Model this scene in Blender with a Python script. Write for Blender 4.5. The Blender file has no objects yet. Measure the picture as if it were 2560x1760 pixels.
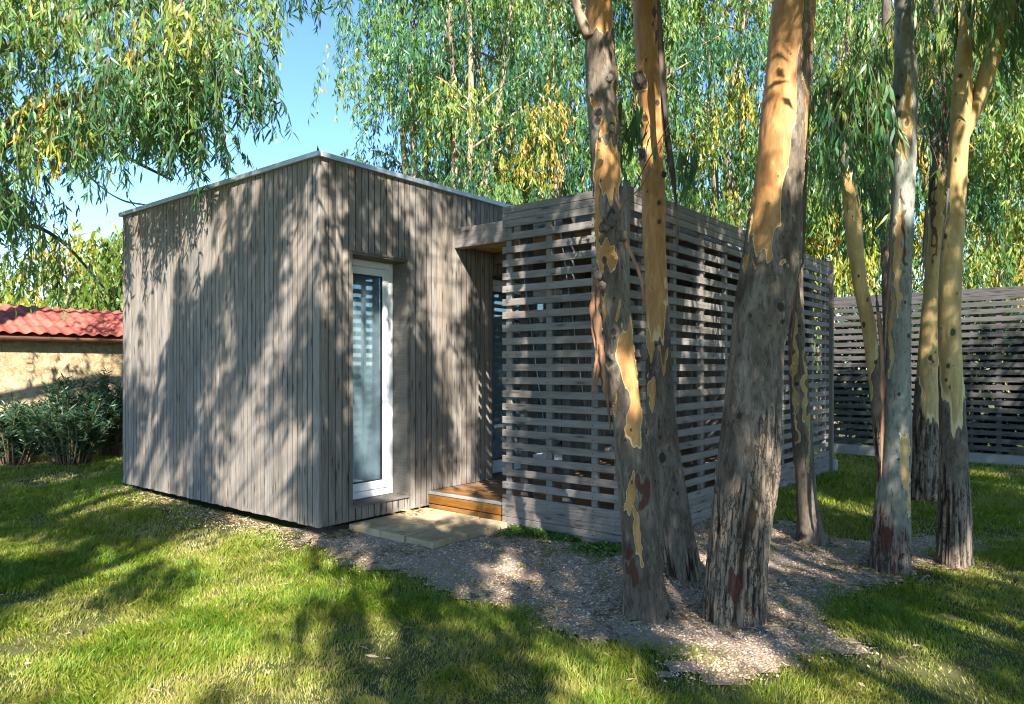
import bpy, math
import numpy as np
from mathutils import Matrix, Vector

# ------------------------------------------------------------------ camera, sky, sun
SC = bpy.context.scene
COL = SC.collection
F, CX, HY, CAMZ = 1780.0, 1280.0, 920.0, 1.53      # focal length and horizon in 2560 px units

cam_d = bpy.data.cameras.new('camera')
cam = bpy.data.objects.new('camera', cam_d)
COL.objects.link(cam)
cam.location = (0, 0, CAMZ)
cam.rotation_euler = (math.radians(90), 0, 0)
cam_d.sensor_width = 36
cam_d.lens = F / 2560 * 36
cam_d.shift_y = 40 / 2560
cam_d.clip_start = 0.05
cam_d.clip_end = 1500
SC.camera = cam

SUN_EL = math.radians(36)
SUN_H = Vector((0.218, -0.976)).normalized()
world = bpy.data.worlds.new('World')
SC.world = world
world.use_nodes = True
wn = world.node_tree.nodes
sky = wn.new('ShaderNodeTexSky')
sky.sky_type = 'NISHITA'
sky.sun_disc = False
sky.sun_elevation = SUN_EL
sky.sun_rotation = math.atan2(SUN_H.x, SUN_H.y)
sky.air_density = 1.0
sky.dust_density = 0.0
sky.ozone_density = 4.5
wn['Background'].inputs['Strength'].default_value = 0.098
hsv = wn.new('ShaderNodeHueSaturation')
hsv.inputs['Saturation'].default_value = 1.08
world.node_tree.links.new(sky.outputs[0], hsv.inputs['Color'])
world.node_tree.links.new(hsv.outputs[0], wn['Background'].inputs['Color'])

sun_d = bpy.data.lights.new('sun', 'SUN')
sun = bpy.data.objects.new('sun', sun_d)
COL.objects.link(sun)
SUNV = Vector((SUN_H.x * math.cos(SUN_EL), SUN_H.y * math.cos(SUN_EL), math.sin(SUN_EL)))   # towards the sun
sun.rotation_euler = (-SUNV).to_track_quat('-Z', 'Y').to_euler()
sun.location = SUNV * 40
sun_d.energy = 5.0
sun_d.angle = math.radians(0.53)
sun_d.color = (1.0, 0.94, 0.85)

SC.view_settings.view_transform = 'Standard'
SC.view_settings.look = 'None'
SC.view_settings.gamma = 1
SC.view_settings.use_curve_mapping = False
SC.view_settings.exposure = 1.8
SC.render.engine = 'CYCLES'
SC.cycles.use_denoising = True
SC.cycles.filter_width = 1.1
SC.cycles.max_bounces = 5
SC.cycles.diffuse_bounces = 2
SC.cycles.glossy_bounces = 2
SC.cycles.use_adaptive_sampling = True
SC.cycles.adaptive_threshold = 0.015
SC.cycles.transmission_bounces = 4
SC.cycles.transparent_max_bounces = 8

rng = np.random.default_rng(11)
UP = np.array([0, 0, 1.0])

# ------------------------------------------------------------------ directions of the house
DL = np.array([-0.77963, 0.62624, 0.0])     # along the blank wall, away to the left
DR = np.array([0.62624, 0.77963, 0.0])      # along the window wall, away to the right
A = np.array([-1.6462, 6.0920, 0.0])        # near corner of the box
ZB, ZT = 0.168, 3.368


def at(px, py, d):
    return np.array([(px - CX) / F * d, d, CAMZ - (py - HY) * d / F])


def on_plane(px, py, P, n):
    r = np.array([(px - CX) / F, 1.0, -(py - HY) / F])
    o = np.array([0, 0, CAMZ])
    return o + r * (np.dot(np.asarray(P) - o, n) / np.dot(r, n))


# ------------------------------------------------------------------ noise
def _hash(ix, iy, iz, seed):
    h = (ix.astype(np.int64) * 374761393 + iy.astype(np.int64) * 668265263 + iz.astype(np.int64) * 1442695041 + seed * 974634777) & 0xFFFFFFFF
    h = ((h ^ (h >> 13)) * 1274126177) & 0xFFFFFFFF
    h = ((h ^ (h >> 16)) * 2246822519) & 0xFFFFFFFF
    h = h ^ (h >> 15)
    return (h & 0xFFFFFF) / float(0xFFFFFF) * 2 - 1


def vnoise(p, seed=0):
    p = np.asarray(p, float)
    i = np.floor(p).astype(np.int64)
    f = p - i
    f = f * f * (3 - 2 * f)
    r = 0
    for dx in (0, 1):
        wx = f[:, 0] if dx else 1 - f[:, 0]
        for dy in (0, 1):
            wy = f[:, 1] if dy else 1 - f[:, 1]
            for dz in (0, 1):
                wz = f[:, 2] if dz else 1 - f[:, 2]
                r = r + wx * wy * wz * _hash(i[:, 0] + dx, i[:, 1] + dy, i[:, 2] + dz, seed)
    return r


def fbm(p, seed=0, oct=3):
    p = np.asarray(p, float)
    a, s, r = 1.0, 0.0, 0
    for k in range(oct):
        r = r + a * vnoise(p * 2 ** k, seed + k)
        s += a
        a *= 0.5
    return r / s


def sstep(a, b, x):
    t = np.clip((x - a) / (b - a), 0, 1)
    return t * t * (3 - 2 * t)


# ------------------------------------------------------------------ material helpers
class NT:
    def __init__(self, name):
        self.m = bpy.data.materials.new(name)
        self.m.use_nodes = True
        self.t = self.m.node_tree
        self.t.nodes.clear()
        self.out = self.n('ShaderNodeOutputMaterial')

    def n(self, typ, **kw):
        nd = self.t.nodes.new(typ)
        for k, v in kw.items():
            setattr(nd, k, v)
        return nd

    def put(self, sock, v):
        if isinstance(v, bpy.types.NodeSocket):
            self.t.links.new(v, sock)
        elif v is not None:
            if isinstance(v, (tuple, list)) and len(v) == 3 and sock.type == 'RGBA':
                v = (*v, 1)
            sock.default_value = v

    def math(self, op, a, b=None, c=None, clamp=False):
        nd = self.n('ShaderNodeMath', operation=op, use_clamp=clamp)
        self.put(nd.inputs[0], a)
        if b is not None:
            self.put(nd.inputs[1], b)
        if c is not None:
            self.put(nd.inputs[2], c)
        return nd.outputs[0]

    def mix(self, fac, a, b, blend='MIX'):
        nd = self.n('ShaderNodeMix', data_type='RGBA', blend_type=blend)
        self.put(nd.inputs[0], fac)
        self.put(nd.inputs[6], a)
        self.put(nd.inputs[7], b)
        return nd.outputs[2]

    def noise(self, vec, scale, detail=3, rough=0.55, dist=0.0):
        nd = self.n('ShaderNodeTexNoise')
        self.put(nd.inputs['Vector'], vec)
        nd.inputs['Scale'].default_value = scale
        nd.inputs['Detail'].default_value = detail
        nd.inputs['Roughness'].default_value = rough
        nd.inputs['Distortion'].default_value = dist
        return nd.outputs[0]

    def mapping(self, vec, scale=(1, 1, 1), loc=(0, 0, 0)):
        nd = self.n('ShaderNodeMapping')
        self.put(nd.inputs['Vector'], vec)
        self.put(nd.inputs['Scale'], scale)
        self.put(nd.inputs['Location'], loc)
        return nd.outputs[0]

    def ramp(self, fac, stops):
        nd = self.n('ShaderNodeValToRGB')
        self.put(nd.inputs[0], fac)
        el = nd.color_ramp.elements
        while len(el) < len(stops):
            el.new(0.5)
        for e, (p, c) in zip(el, stops):
            e.position = p
            e.color = (*c, 1) if len(c) == 3 else c
        return nd.outputs[0]

    def maprange(self, v, a, b, c=0.0, d=1.0, smooth=False):
        nd = self.n('ShaderNodeMapRange')
        if smooth:
            nd.interpolation_type = 'SMOOTHSTEP'
        self.put(nd.inputs[0], v)
        for i, x in enumerate((a, b, c, d)):
            nd.inputs[i + 1].default_value = x
        return nd.outputs[0]

    def attr(self, name):
        return self.n('ShaderNodeAttribute', attribute_name=name).outputs['Fac']

    def bump(self, h, strength=0.3, dist=0.01):
        nd = self.n('ShaderNodeBump')
        nd.inputs['Strength'].default_value = strength
        nd.inputs['Distance'].default_value = dist
        self.put(nd.inputs['Height'], h)
        return nd.outputs[0]

    def principled(self, color, rough=0.7, normal=None, metallic=0.0, spec=0.3):
        nd = self.n('ShaderNodeBsdfPrincipled')
        self.put(nd.inputs['Base Color'], color)
        self.put(nd.inputs['Roughness'], rough)
        nd.inputs['Metallic'].default_value = metallic
        nd.inputs['Specular IOR Level'].default_value = spec
        if normal is not None:
            self.put(nd.inputs['Normal'], normal)
        return nd.outputs[0]

    def surf(self, s):
        self.t.links.new(s, self.out.inputs['Surface'])
        return self.m


def wood_mat(name, c_dark, c_mid, c_light, rough=0.75, knots=True, stain=0.0):
    """weathered boards; the grain runs along each board's own X axis"""
    t = NT(name)
    tc = t.n('ShaderNodeTexCoord').outputs['Object']
    oi = t.n('ShaderNodeObjectInfo').outputs['Random']
    off = t.n('ShaderNodeCombineXYZ')
    t.put(off.inputs[0], t.math('MULTIPLY', oi, 37.0))
    t.put(off.inputs[1], t.math('MULTIPLY', oi, 91.0))
    vec = t.n('ShaderNodeVectorMath', operation='ADD')
    t.put(vec.inputs[0], tc)
    t.put(vec.inputs[1], off.outputs[0])
    v = vec.outputs[0]
    grain = t.noise(t.mapping(v, (3.0, 55, 55)), 1.6, 5, 0.65, 0.6)
    broad = t.noise(t.mapping(v, (1.2, 9, 9)), 1.5, 3, 0.6)
    fine = t.noise(t.mapping(v, (9, 220, 220)), 1.0, 3, 0.7)
    g = t.math('ADD', t.math('MULTIPLY', grain, 0.55), t.math('MULTIPLY', broad, 0.45))
    col = t.ramp(g, [(0.36, c_dark), (0.5, c_mid), (0.66, c_light)])
    tone = t.maprange(oi, 0, 1, 0.87, 1.11)
    hsv = t.n('ShaderNodeHueSaturation')
    t.put(hsv.inputs['Color'], col)
    t.put(hsv.inputs['Value'], t.math('MULTIPLY', tone, t.maprange(fine, 0.3, 0.7, 0.88, 1.1)))
    t.put(hsv.inputs['Saturation'], t.maprange(t.math('FRACT', t.math('MULTIPLY', oi, 7.3)), 0, 1, 0.75, 1.25))
    col = hsv.outputs[0]
    bh = grain
    if knots:
        vo = t.n('ShaderNodeTexVoronoi', feature='F1', voronoi_dimensions='2D')
        t.put(vo.inputs['Vector'], t.mapping(v, (2.4, 13.0, 1.0)))
        vo.inputs['Scale'].default_value = 1.0
        vo.inputs['Randomness'].default_value = 0.85
        d = vo.outputs['Distance']
        rnd = t.n('ShaderNodeSeparateColor')
        t.put(rnd.inputs[0], vo.outputs['Color'])
        keep = t.math('GREATER_THAN', rnd.outputs[0], 0.45)
        kn = t.math('MULTIPLY', t.maprange(d, 0.06, 0.15, 1, 0, True), keep)
        ring = t.math('MULTIPLY', t.maprange(d, 0.12, 0.32, 1, 0, True), keep)
        col = t.mix(t.math('MULTIPLY', ring, 0.25), col, tuple(x * 0.6 for x in c_dark))
        col = t.mix(t.math('MULTIPLY', kn, 0.75), col, tuple(x * 0.35 for x in c_dark))
        bh = t.math('SUBTRACT', grain, t.math('MULTIPLY', kn, 0.5))
    return t.surf(t.principled(col, rough, t.bump(bh, 0.25, 0.004), spec=0.25))


M = {}
M['siding'] = wood_mat('weathered siding', (0.146, 0.122, 0.101), (0.230, 0.197, 0.166), (0.312, 0.276, 0.240))
M['screen'] = wood_mat('grey stained slats', (0.150, 0.129, 0.111), (0.212, 0.185, 0.162), (0.270, 0.242, 0.216))
M['fence'] = wood_mat('dark grey fence slats', (0.056, 0.051, 0.050), (0.088, 0.080, 0.079), (0.124, 0.114, 0.112))
M['reveal'] = wood_mat('stained reveal board', (0.115, 0.100, 0.085), (0.150, 0.132, 0.112), (0.185, 0.165, 0.142), knots=False)
M['deck'] = wood_mat('oiled deck wood', (0.135, 0.067, 0.031), (0.215, 0.115, 0.055), (0.300, 0.172, 0.088), 0.6)
M['ply'] = wood_mat('plywood soffit', (0.40, 0.26, 0.10), (0.50, 0.34, 0.15), (0.58, 0.41, 0.20), 0.6)
M['rafter'] = wood_mat('dark rafter', (0.070, 0.062, 0.058), (0.105, 0.094, 0.088), (0.140, 0.125, 0.118), knots=False)


def simple(name, color, rough=0.6, metallic=0.0, var=0.15, scale=8.0, spec=0.35, bumps=0.0):
    t = NT(name)
    tc = t.n('ShaderNodeTexCoord').outputs['Object']
    nz = t.noise(tc, scale, 4, 0.6)
    c = t.mix(nz, tuple(x * (1 - var) for x in color), tuple(min(1, x * (1 + var)) for x in color))
    nrm = t.bump(t.noise(tc, scale * 9, 3), bumps, 0.004) if bumps else None
    return t.surf(t.principled(c, rough, nrm, metallic, spec))


M['zinc'] = simple('zinc flashing', (0.52, 0.55, 0.58), 0.42, 0.7, 0.10, 3)
M['pvc'] = simple('white window profile', (0.74, 0.75, 0.76), 0.35, 0, 0.04, 3)
M['dark'] = simple('dark backing felt', (0.022, 0.021, 0.020), 0.9, 0, 0.2, 6)  # near-black colour standing in for shade in the gaps between boards
M['gasket'] = simple('black gasket', (0.015, 0.015, 0.016), 0.5)
M['room'] = simple('room plaster', (0.42, 0.43, 0.44), 0.9)
M['steel'] = simple('galvanised wire', (0.45, 0.46, 0.47), 0.4, 0.8)
M['gutter'] = simple('brown gutter', (0.16, 0.075, 0.05), 0.45, 0.0, 0.2, 5)
M['cable'] = simple('cable sheath', (0.05, 0.09, 0.11), 0.6)
M['concrete'] = simple('concrete plinth', (0.28, 0.265, 0.245), 0.9, 0, 0.3, 5, bumps=0.4)
M['nosing'] = simple('pale step edging', (0.30, 0.33, 0.33), 0.5, 0.2, 0.15, 9)
M['white_base'] = simple('whitewashed footing', (0.60, 0.62, 0.65), 0.85, 0, 0.15, 4, bumps=0.3)


def make_glass():
    t = NT('window glass')
    tr = t.n('ShaderNodeBsdfTransparent')
    tr.inputs[0].default_value = (0.86, 0.94, 0.955, 1)
    gl = t.n('ShaderNodeBsdfGlossy')
    gl.inputs['Color'].default_value = (0.9, 0.95, 1, 1)
    gl.inputs['Roughness'].default_value = 0.012
    fr = t.n('ShaderNodeFresnel')
    fr.inputs[0].default_value = 1.55
    mx = t.n('ShaderNodeMixShader')
    t.put(mx.inputs[0], t.math('MULTIPLY_ADD', fr.outputs[0], 0.75, 0.02, True))
    t.t.links.new(tr.outputs[0], mx.inputs[1])
    t.t.links.new(gl.outputs[0], mx.inputs[2])
    du = t.n('ShaderNodeBsdfDiffuse')
    du.inputs[0].default_value = (0.50, 0.66, 0.74, 1)  # pale blue diffuse layer paints reflected sky and haze onto the pane
    m3 = t.n('ShaderNodeMixShader')
    tc = t.n('ShaderNodeTexCoord').outputs['Object']
    t.put(m3.inputs[0], t.maprange(t.noise(tc, 2.5, 4, 0.6), 0.3, 0.7, 0.05, 0.15))
    t.t.links.new(mx.outputs[0], m3.inputs[1])
    t.t.links.new(du.outputs[0], m3.inputs[2])
    return t.surf(m3.outputs[0])


M['glass'] = make_glass()


def make_curtain():
    t = NT('sheer curtain')
    d = t.n('ShaderNodeBsdfDiffuse')
    d.inputs[0].default_value = (0.86, 0.90, 0.92, 1)
    tr = t.n('ShaderNodeBsdfTranslucent')
    tr.inputs[0].default_value = (0.6, 0.66, 0.7, 1)
    mx = t.n('ShaderNodeMixShader')
    mx.inputs[0].default_value = 0.4
    t.t.links.new(d.outputs[0], mx.inputs[1])
    t.t.links.new(tr.outputs[0], mx.inputs[2])
    return t.surf(mx.outputs[0])


M['curtain'] = make_curtain()


def leaf_mat(name, stops, trans=0.42, gloss=0.03, rnd_amt=0.22):
    t = NT(name)
    ri = t.n('ShaderNodeNewGeometry').outputs['Random Per Island']
    f = t.math('ADD', t.attr('tint'), t.math('MULTIPLY', t.math('SUBTRACT', ri, 0.5), rnd_amt), clamp=True)
    c = t.ramp(f, stops)
    d = t.n('ShaderNodeBsdfDiffuse')
    t.put(d.inputs[0], c)
    tr = t.n('ShaderNodeBsdfTranslucent')
    t.put(tr.inputs[0], t.mix(0.55, c, (0.30, 0.36, 0.03)))
    m1 = t.n('ShaderNodeMixShader')
    m1.inputs[0].default_value = trans
    t.t.links.new(d.outputs[0], m1.inputs[1])
    t.t.links.new(tr.outputs[0], m1.inputs[2])
    g = t.n('ShaderNodeBsdfGlossy')
    g.inputs['Roughness'].default_value = 0.42
    g.inputs['Color'].default_value = (0.8, 0.9, 0.9, 1)
    m2 = t.n('ShaderNodeMixShader')
    m2.inputs[0].default_value = gloss
    t.t.links.new(m1.outputs[0], m2.inputs[1])
    t.t.links.new(g.outputs[0], m2.inputs[2])
    return t.surf(m2.outputs[0])


EUC = [(0.0, (0.024, 0.095, 0.052)), (0.26, (0.058, 0.165, 0.066)), (0.48, (0.130, 0.255, 0.066)),
       (0.70, (0.260, 0.345, 0.066)), (0.90, (0.43, 0.40, 0.065)), (1.0, (0.44, 0.28, 0.06))]
M['leaf'] = leaf_mat('eucalyptus leaf', EUC)
M['leaf_lime'] = leaf_mat('lime green leaf', [(0, (0.06, 0.12, 0.025)), (0.5, (0.19, 0.26, 0.04)), (0.85, (0.36, 0.33, 0.05)), (1, (0.45, 0.28, 0.05))])
M['leaf_shrub'] = leaf_mat('oleander leaf', [(0, (0.016, 0.045, 0.026)), (0.6, (0.035, 0.085, 0.042)), (1, (0.08, 0.15, 0.05))], 0.25, 0.04)
M['grass'] = leaf_mat('grass blade', [(0, (0.018, 0.085, 0.010)), (0.30, (0.080, 0.180, 0.012)), (0.54, (0.225, 0.285, 0.022)),
                                      (0.80, (0.330, 0.300, 0.070)), (1, (0.44, 0.36, 0.17))], 0.38, 0.02, 0.36)
M['weed'] = leaf_mat('weed leaf', [(0, (0.03, 0.09, 0.015)), (1, (0.12, 0.22, 0.03))], 0.3, 0.05)
M['litter'] = leaf_mat('dry fallen leaf', [(0, (0.10, 0.055, 0.03)), (0.5, (0.23, 0.15, 0.08)), (1, (0.42, 0.32, 0.18))], 0.1, 0.05, 0.9)
M['twig'] = simple('twig bark', (0.17, 0.11, 0.075), 0.85, 0, 0.35, 20)


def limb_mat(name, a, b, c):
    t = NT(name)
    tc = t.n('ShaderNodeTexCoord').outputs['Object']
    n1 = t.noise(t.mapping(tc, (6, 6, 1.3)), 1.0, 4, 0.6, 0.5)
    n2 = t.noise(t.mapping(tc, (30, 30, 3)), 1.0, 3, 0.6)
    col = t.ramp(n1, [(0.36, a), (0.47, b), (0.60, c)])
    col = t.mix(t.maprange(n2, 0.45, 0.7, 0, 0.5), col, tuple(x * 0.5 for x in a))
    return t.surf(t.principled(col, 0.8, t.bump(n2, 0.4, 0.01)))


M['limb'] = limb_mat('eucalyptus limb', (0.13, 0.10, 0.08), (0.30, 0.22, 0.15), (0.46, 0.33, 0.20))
M['limb_dark'] = limb_mat('shaded limb', (0.06, 0.05, 0.045), (0.11, 0.09, 0.075), (0.20, 0.15, 0.11))  # darker bark for side limbs, burls, nests and some strips


# ------------------------------------------------------------------ object helpers
WM = {}


def link(o, parent=None, mat=None):
    COL.objects.link(o)
    mat = mat or Matrix()
    WM[o.name] = mat
    if parent is not None:
        o.parent = parent
        o.matrix_basis = WM[parent.name].inverted() @ mat
    else:
        o.matrix_basis = mat
    return o


def tag(o, label=None, cat=None, group=None, kind=None):
    for k, v in (('label', label), ('category', cat), ('group', group), ('kind', kind)):
        if v:
            o[k] = v
    return o


def empty(name, loc, label, cat, group=None):
    o = bpy.data.objects.new(name, None)
    o.empty_display_size = 0.2
    link(o, None, Matrix.Translation(Vector(loc)))
    return tag(o, label, cat, group)


def mesh_from(name, V, Fc, mat, parent=None, smooth=False, world_mat=None):
    me = bpy.data.meshes.new(name)
    me.from_pydata([tuple(map(float, v)) for v in V], [], [tuple(int(i) for i in f) for f in Fc])
    me.materials.append(mat)
    if smooth:
        me.polygons.foreach_set('use_smooth', [True] * len(me.polygons))
    return link(bpy.data.objects.new(name, me), parent, world_mat)


def mesh_np(name, V, loops, starts, mat, parent=None, attrs=None, smooth=False):
    me = bpy.data.meshes.new(name)
    me.vertices.add(len(V))
    me.vertices.foreach_set('co', np.ascontiguousarray(V, np.float32).ravel())
    me.loops.add(len(loops))
    me.loops.foreach_set('vertex_index', np.ascontiguousarray(loops, np.int32))
    me.polygons.add(len(starts))
    me.polygons.foreach_set('loop_start', np.ascontiguousarray(starts, np.int32))
    if smooth:
        me.polygons.foreach_set('use_smooth', np.ones(len(starts), bool))
    for k, v in (attrs or {}).items():
        a = me.attributes.new(k, 'FLOAT', 'POINT')
        a.data.foreach_set('value', np.ascontiguousarray(v, np.float32))
    me.update(calc_edges=True)
    me.materials.append(mat)
    return link(bpy.data.objects.new(name, me), parent)


def frame_mat(o, x, y, z):
    m = Matrix.Identity(4)
    for r in range(3):
        m[r][0], m[r][1], m[r][2], m[r][3] = float(x[r]), float(y[r]), float(z[r]), float(o[r])
    return m


_BC = {}


def beam(name, p0, along, length, wide, w, t, mat, parent, ch=0.003):
    """a board: starts at p0 (centre of its end), runs along 'along', width w in direction 'wide', thickness t; edges chamfered"""
    along = np.asarray(along, float)
    along = along / np.linalg.norm(along)
    wide = np.asarray(wide, float)
    wide = wide - along * np.dot(wide, along)
    wide = wide / np.linalg.norm(wide)
    nrm = np.cross(along, wide)
    key = (round(length, 4), round(w, 4), round(t, 4), round(ch, 4), mat.name, name)
    me = _BC.get(key)
    if me is None:
        a, b = w / 2, t / 2
        c = min(ch, a * 0.4, b * 0.4)
        prof = [(-a + c, -b), (a - c, -b), (a, -b + c), (a, b - c), (a - c, b), (-a + c, b), (-a, b - c), (-a, -b + c)]
        V = [(0, y, z) for y, z in prof] + [(length, y, z) for y, z in prof]
        Fs = [(i, (i + 1) % 8, 8 + (i + 1) % 8, 8 + i) for i in range(8)]
        Fs += [tuple(range(7, -1, -1)), tuple(range(8, 16))]
        me = bpy.data.meshes.new(name)
        me.from_pydata(V, [], [f[::-1] for f in Fs] if False else Fs)
        me.materials.append(mat)
        _BC[key] = me
    return link(bpy.data.objects.new(name, me), parent, frame_mat(p0, along, wide, nrm))


def catmull(P, n):
    P = np.asarray(P, float)
    Q = np.vstack([2 * P[0] - P[1], P, 2 * P[-1] - P[-2]])
    out = []
    for u in np.linspace(0, len(P) - 1, n):
        i = min(int(u), len(P) - 2)
        t = u - i
        p0, p1, p2, p3 = Q[i], Q[i + 1], Q[i + 2], Q[i + 3]
        out.append(0.5 * (2 * p1 + (p2 - p0) * t + (2 * p0 - 5 * p1 + 4 * p2 - p3) * t * t + (3 * p1 - p0 - 3 * p2 + p3) * t ** 3))
    return np.array(out)


def tube_arrays(path, rad, seg=8):
    path = np.asarray(path, float)
    n = len(path)
    T = np.gradient(path, axis=0)
    T /= np.linalg.norm(T, axis=1)[:, None] + 1e-9
    ref = np.array([1.0, 0, 0]) if abs(T[0][0]) < 0.8 else np.array([0, 1.0, 0])
    V = []
    for i in range(n):
        x = ref - T[i] * np.dot(ref, T[i])
        x /= np.linalg.norm(x)
        ref = x
        y = np.cross(T[i], x)
        a = np.linspace(0, 2 * np.pi, seg, endpoint=False)
        V.append(path[i] + rad[i] * (np.cos(a)[:, None] * x + np.sin(a)[:, None] * y))
    V = np.vstack(V)
    Fs = [(i * seg + j, i * seg + (j + 1) % seg, (i + 1) * seg + (j + 1) % seg, (i + 1) * seg + j) for i in range(n - 1) for j in range(seg)]
    Fs += [tuple(range(seg - 1, -1, -1)), tuple((n - 1) * seg + j for j in range(seg))]
    return V, Fs


def tubes(name, lst, mat, parent, smooth=True):
    VV, FF, o = [], [], 0
    for path, rad, seg in lst:
        V, Fs = tube_arrays(path, rad, seg)
        VV.append(V)
        FF += [tuple(i + o for i in f) for f in Fs]
        o += len(V)
    return mesh_from(name, np.vstack(VV), FF, mat, parent, smooth)


# ------------------------------------------------------------------ leaves
def norm(v):
    return v / (np.linalg.norm(v, axis=-1, keepdims=True) + 1e-9)


def leaf_mesh(name, base, d, L, W, tint, mat, parent, r, near=False, curl=0.15):
    n = len(base)
    d = norm(d)
    w = norm(np.cross(d, r.normal(size=(n, 3))))
    nn = np.cross(d, w)
    L = np.broadcast_to(L, n)[:, None]
    W = np.broadcast_to(W, n)[:, None]
    if near:
        k = (r.uniform(-1, 1, n) * curl)[:, None] * L
        a = base + d * L * 0.28 + nn * k * 0.6
        b = base + d * L * 0.64 + nn * k * 0.7
        V = np.stack([base, a + w * W * 0.5, a - w * W * 0.5, b + w * W * 0.36, b - w * W * 0.36, base + d * L - nn * k * 0.3], 1).reshape(-1, 3)
        pat = np.array([0, 2, 1, 1, 2, 4, 3, 3, 4, 5])
        st = np.array([0, 3, 7])
        loops = (np.arange(n)[:, None] * 6 + pat).ravel()
        starts = (np.arange(n)[:, None] * 10 + st).ravel()
        tv = np.repeat(tint, 6)
    else:
        m = base + d * L * 0.4
        V = np.stack([base, m + w * W * 0.5, base + d * L, m - w * W * 0.5], 1).reshape(-1, 3)
        loops = np.arange(n * 4)
        starts = np.arange(n) * 4
        tv = np.repeat(tint, 4)
    return mesh_np(name, V, loops, starts, mat, parent, {'tint': tv})


def spray_leaves(r, P, length, nleaf, spread=0.35, fan=0.5, outdir=None):
    """drooping twigs hung at points P; returns leaf bases, directions, spray index, twig paths"""
    n = len(P)
    ang = r.uniform(0, 2 * np.pi, n)
    out = np.stack([np.cos(ang), np.sin(ang), np.zeros(n)], 1) * (r.uniform(0.3, 1.0, n) * spread)[:, None]
    if outdir is not None:
        o2 = outdir.copy()
        o2[:, 2] = 0
        out = (norm(o2) * 0.75 + norm(out) * 0.55) * (r.uniform(0.2, 1.0, n) * spread)[:, None]
    length = np.broadcast_to(length, n)
    idx = np.repeat(np.arange(n), nleaf)
    u = r.uniform(0.05, 1, len(idx)) ** 0.85
    p = P[idx] + out[idx] * (np.sqrt(u) * length[idx])[:, None]
    p[:, 2] += length[idx] * (0.10 * np.sin(u * np.pi) - u ** 1.3)
    p += r.normal(size=p.shape) * 0.025 * length[idx][:, None]
    a2 = r.uniform(0, 2 * np.pi, len(idx))
    tilt = np.abs(r.normal(size=len(idx))) * fan
    d = np.stack([np.cos(a2) * tilt, np.sin(a2) * tilt, -np.ones(len(idx))], 1)
    paths = []
    for q in (0, 0.35, 0.7, 1.0):
        pp = P + out * (math.sqrt(q) * length)[:, None]
        pp = pp.copy()
        pp[:, 2] += length * (0.10 * math.sin(q * math.pi) - q ** 1.3)
        paths.append(pp)
    return p, d, idx, np.stack(paths, 1)


def twig_mesh(name, paths, rad, mat, parent):
    """thin three-sided twigs along many short paths, (N, k, 3)"""
    n, k, _ = paths.shape
    a = np.array([0, 2.1, 4.2])
    ring = np.stack([np.cos(a), np.sin(a), np.zeros(3)], 1)
    rr = rad * np.linspace(1, 0.4, k)
    V = paths[:, :, None, :] + ring[None, None] * rr[None, :, None, None]
    V = V.reshape(-1, 3)
    pat = []
    for i in range(k - 1):
        for j in range(3):
            pat += [i * 3 + j, i * 3 + (j + 1) % 3, (i + 1) * 3 + (j + 1) % 3, (i + 1) * 3 + j]
    pat = np.array(pat)
    loops = (np.arange(n)[:, None] * (k * 3) + pat).ravel()
    return mesh_np(name, V, loops, np.arange(len(loops) // 4) * 4, mat, parent)


# ------------------------------------------------------------------ ground
C0 = A + 1.25 * DR - 1.005 * DL           # left front corner of the slatted terrace
D0 = A + 1.25 * DR - 2.271 * DL           # near corner of the slatted terrace
E0 = D0 + 5.45 * DR
E0 = E0 + np.array([0.06, -0.05, 0])


def ground_h(x, y):
    x = np.asarray(x, float)
    y = np.asarray(y, float)
    dx, dy = x - A[0], y - A[1]
    a = -(dx * DL[0] + dy * DL[1])           # out from the window wall, negative inside the box
    b = dx * DR[0] + dy * DR[1]              # along the window wall
    def rect(a0, a1, b0, b1):
        return np.hypot(np.maximum(np.maximum(a0 - a, a - a1), 0), np.maximum(np.maximum(b0 - b, b - b1), 0))
    dist = np.minimum(np.minimum(rect(-3.8, 0, 0, 7.0), rect(0, 2.27, 1.25, 6.8)), rect(0, 0.9, 0.35, 1.3))
    h = 0.085 * (1 - sstep(0.0, 1.3, dist))
    h = h + 0.06 * sstep(2.5, 6.0, -x) * (1 - sstep(14, 25, np.hypot(x, y)))
    h = h - 0.05 * sstep(4.0, 7.0, x)
    p = np.stack([x * 0.9, y * 0.9, np.zeros_like(x)], -1).reshape(-1, 3)
    h = h + (0.022 * vnoise(p, 5) * sstep(0.1, 1.2, dist).ravel()).reshape(np.shape(h))
    return h


GRAVEL = np.array([(-2.25, 6.35), (-1.75, 5.95), (-1.11, 5.42), (-0.48, 4.83), (0.11, 4.36), (0.62, 3.88), (1.04, 3.56), (1.40, 3.60),
                   (1.81, 3.90), (2.10, 4.36), (2.30, 4.92), (2.9, 5.2), (3.53, 5.55), (4.14, 6.15), (3.9, 6.5), (3.09, 6.35), (2.58, 6.85), (1.96, 6.95),
                   (1.2, 6.15), (0.9, 5.75), (0.0, 6.6), (-0.9, 7.2), (-1.5, 6.45)])


def in_poly(x, y, poly):
    r = np.zeros(np.shape(x), bool)
    j = len(poly) - 1
    for i in range(len(poly)):
        xi, yi = poly[i]
        xj, yj = poly[j]
        c = ((yi > y) != (yj > y)) & (x < (xj - xi) * (y - yi) / (yj - yi + 1e-12) + xi)
        r ^= c
        j = i
    return r


def gravel_mask(x, y, s=0.16):
    p = np.stack([x * 2.6, y * 2.6, np.zeros_like(x)], -1)
    q = np.stack([x * 9, y * 9, np.zeros_like(x)], -1)
    return in_poly(x + s * vnoise(p, 21) + 0.06 * vnoise(q, 23), y + s * vnoise(p, 22) + 0.06 * vnoise(q, 24), GRAVEL)


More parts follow.
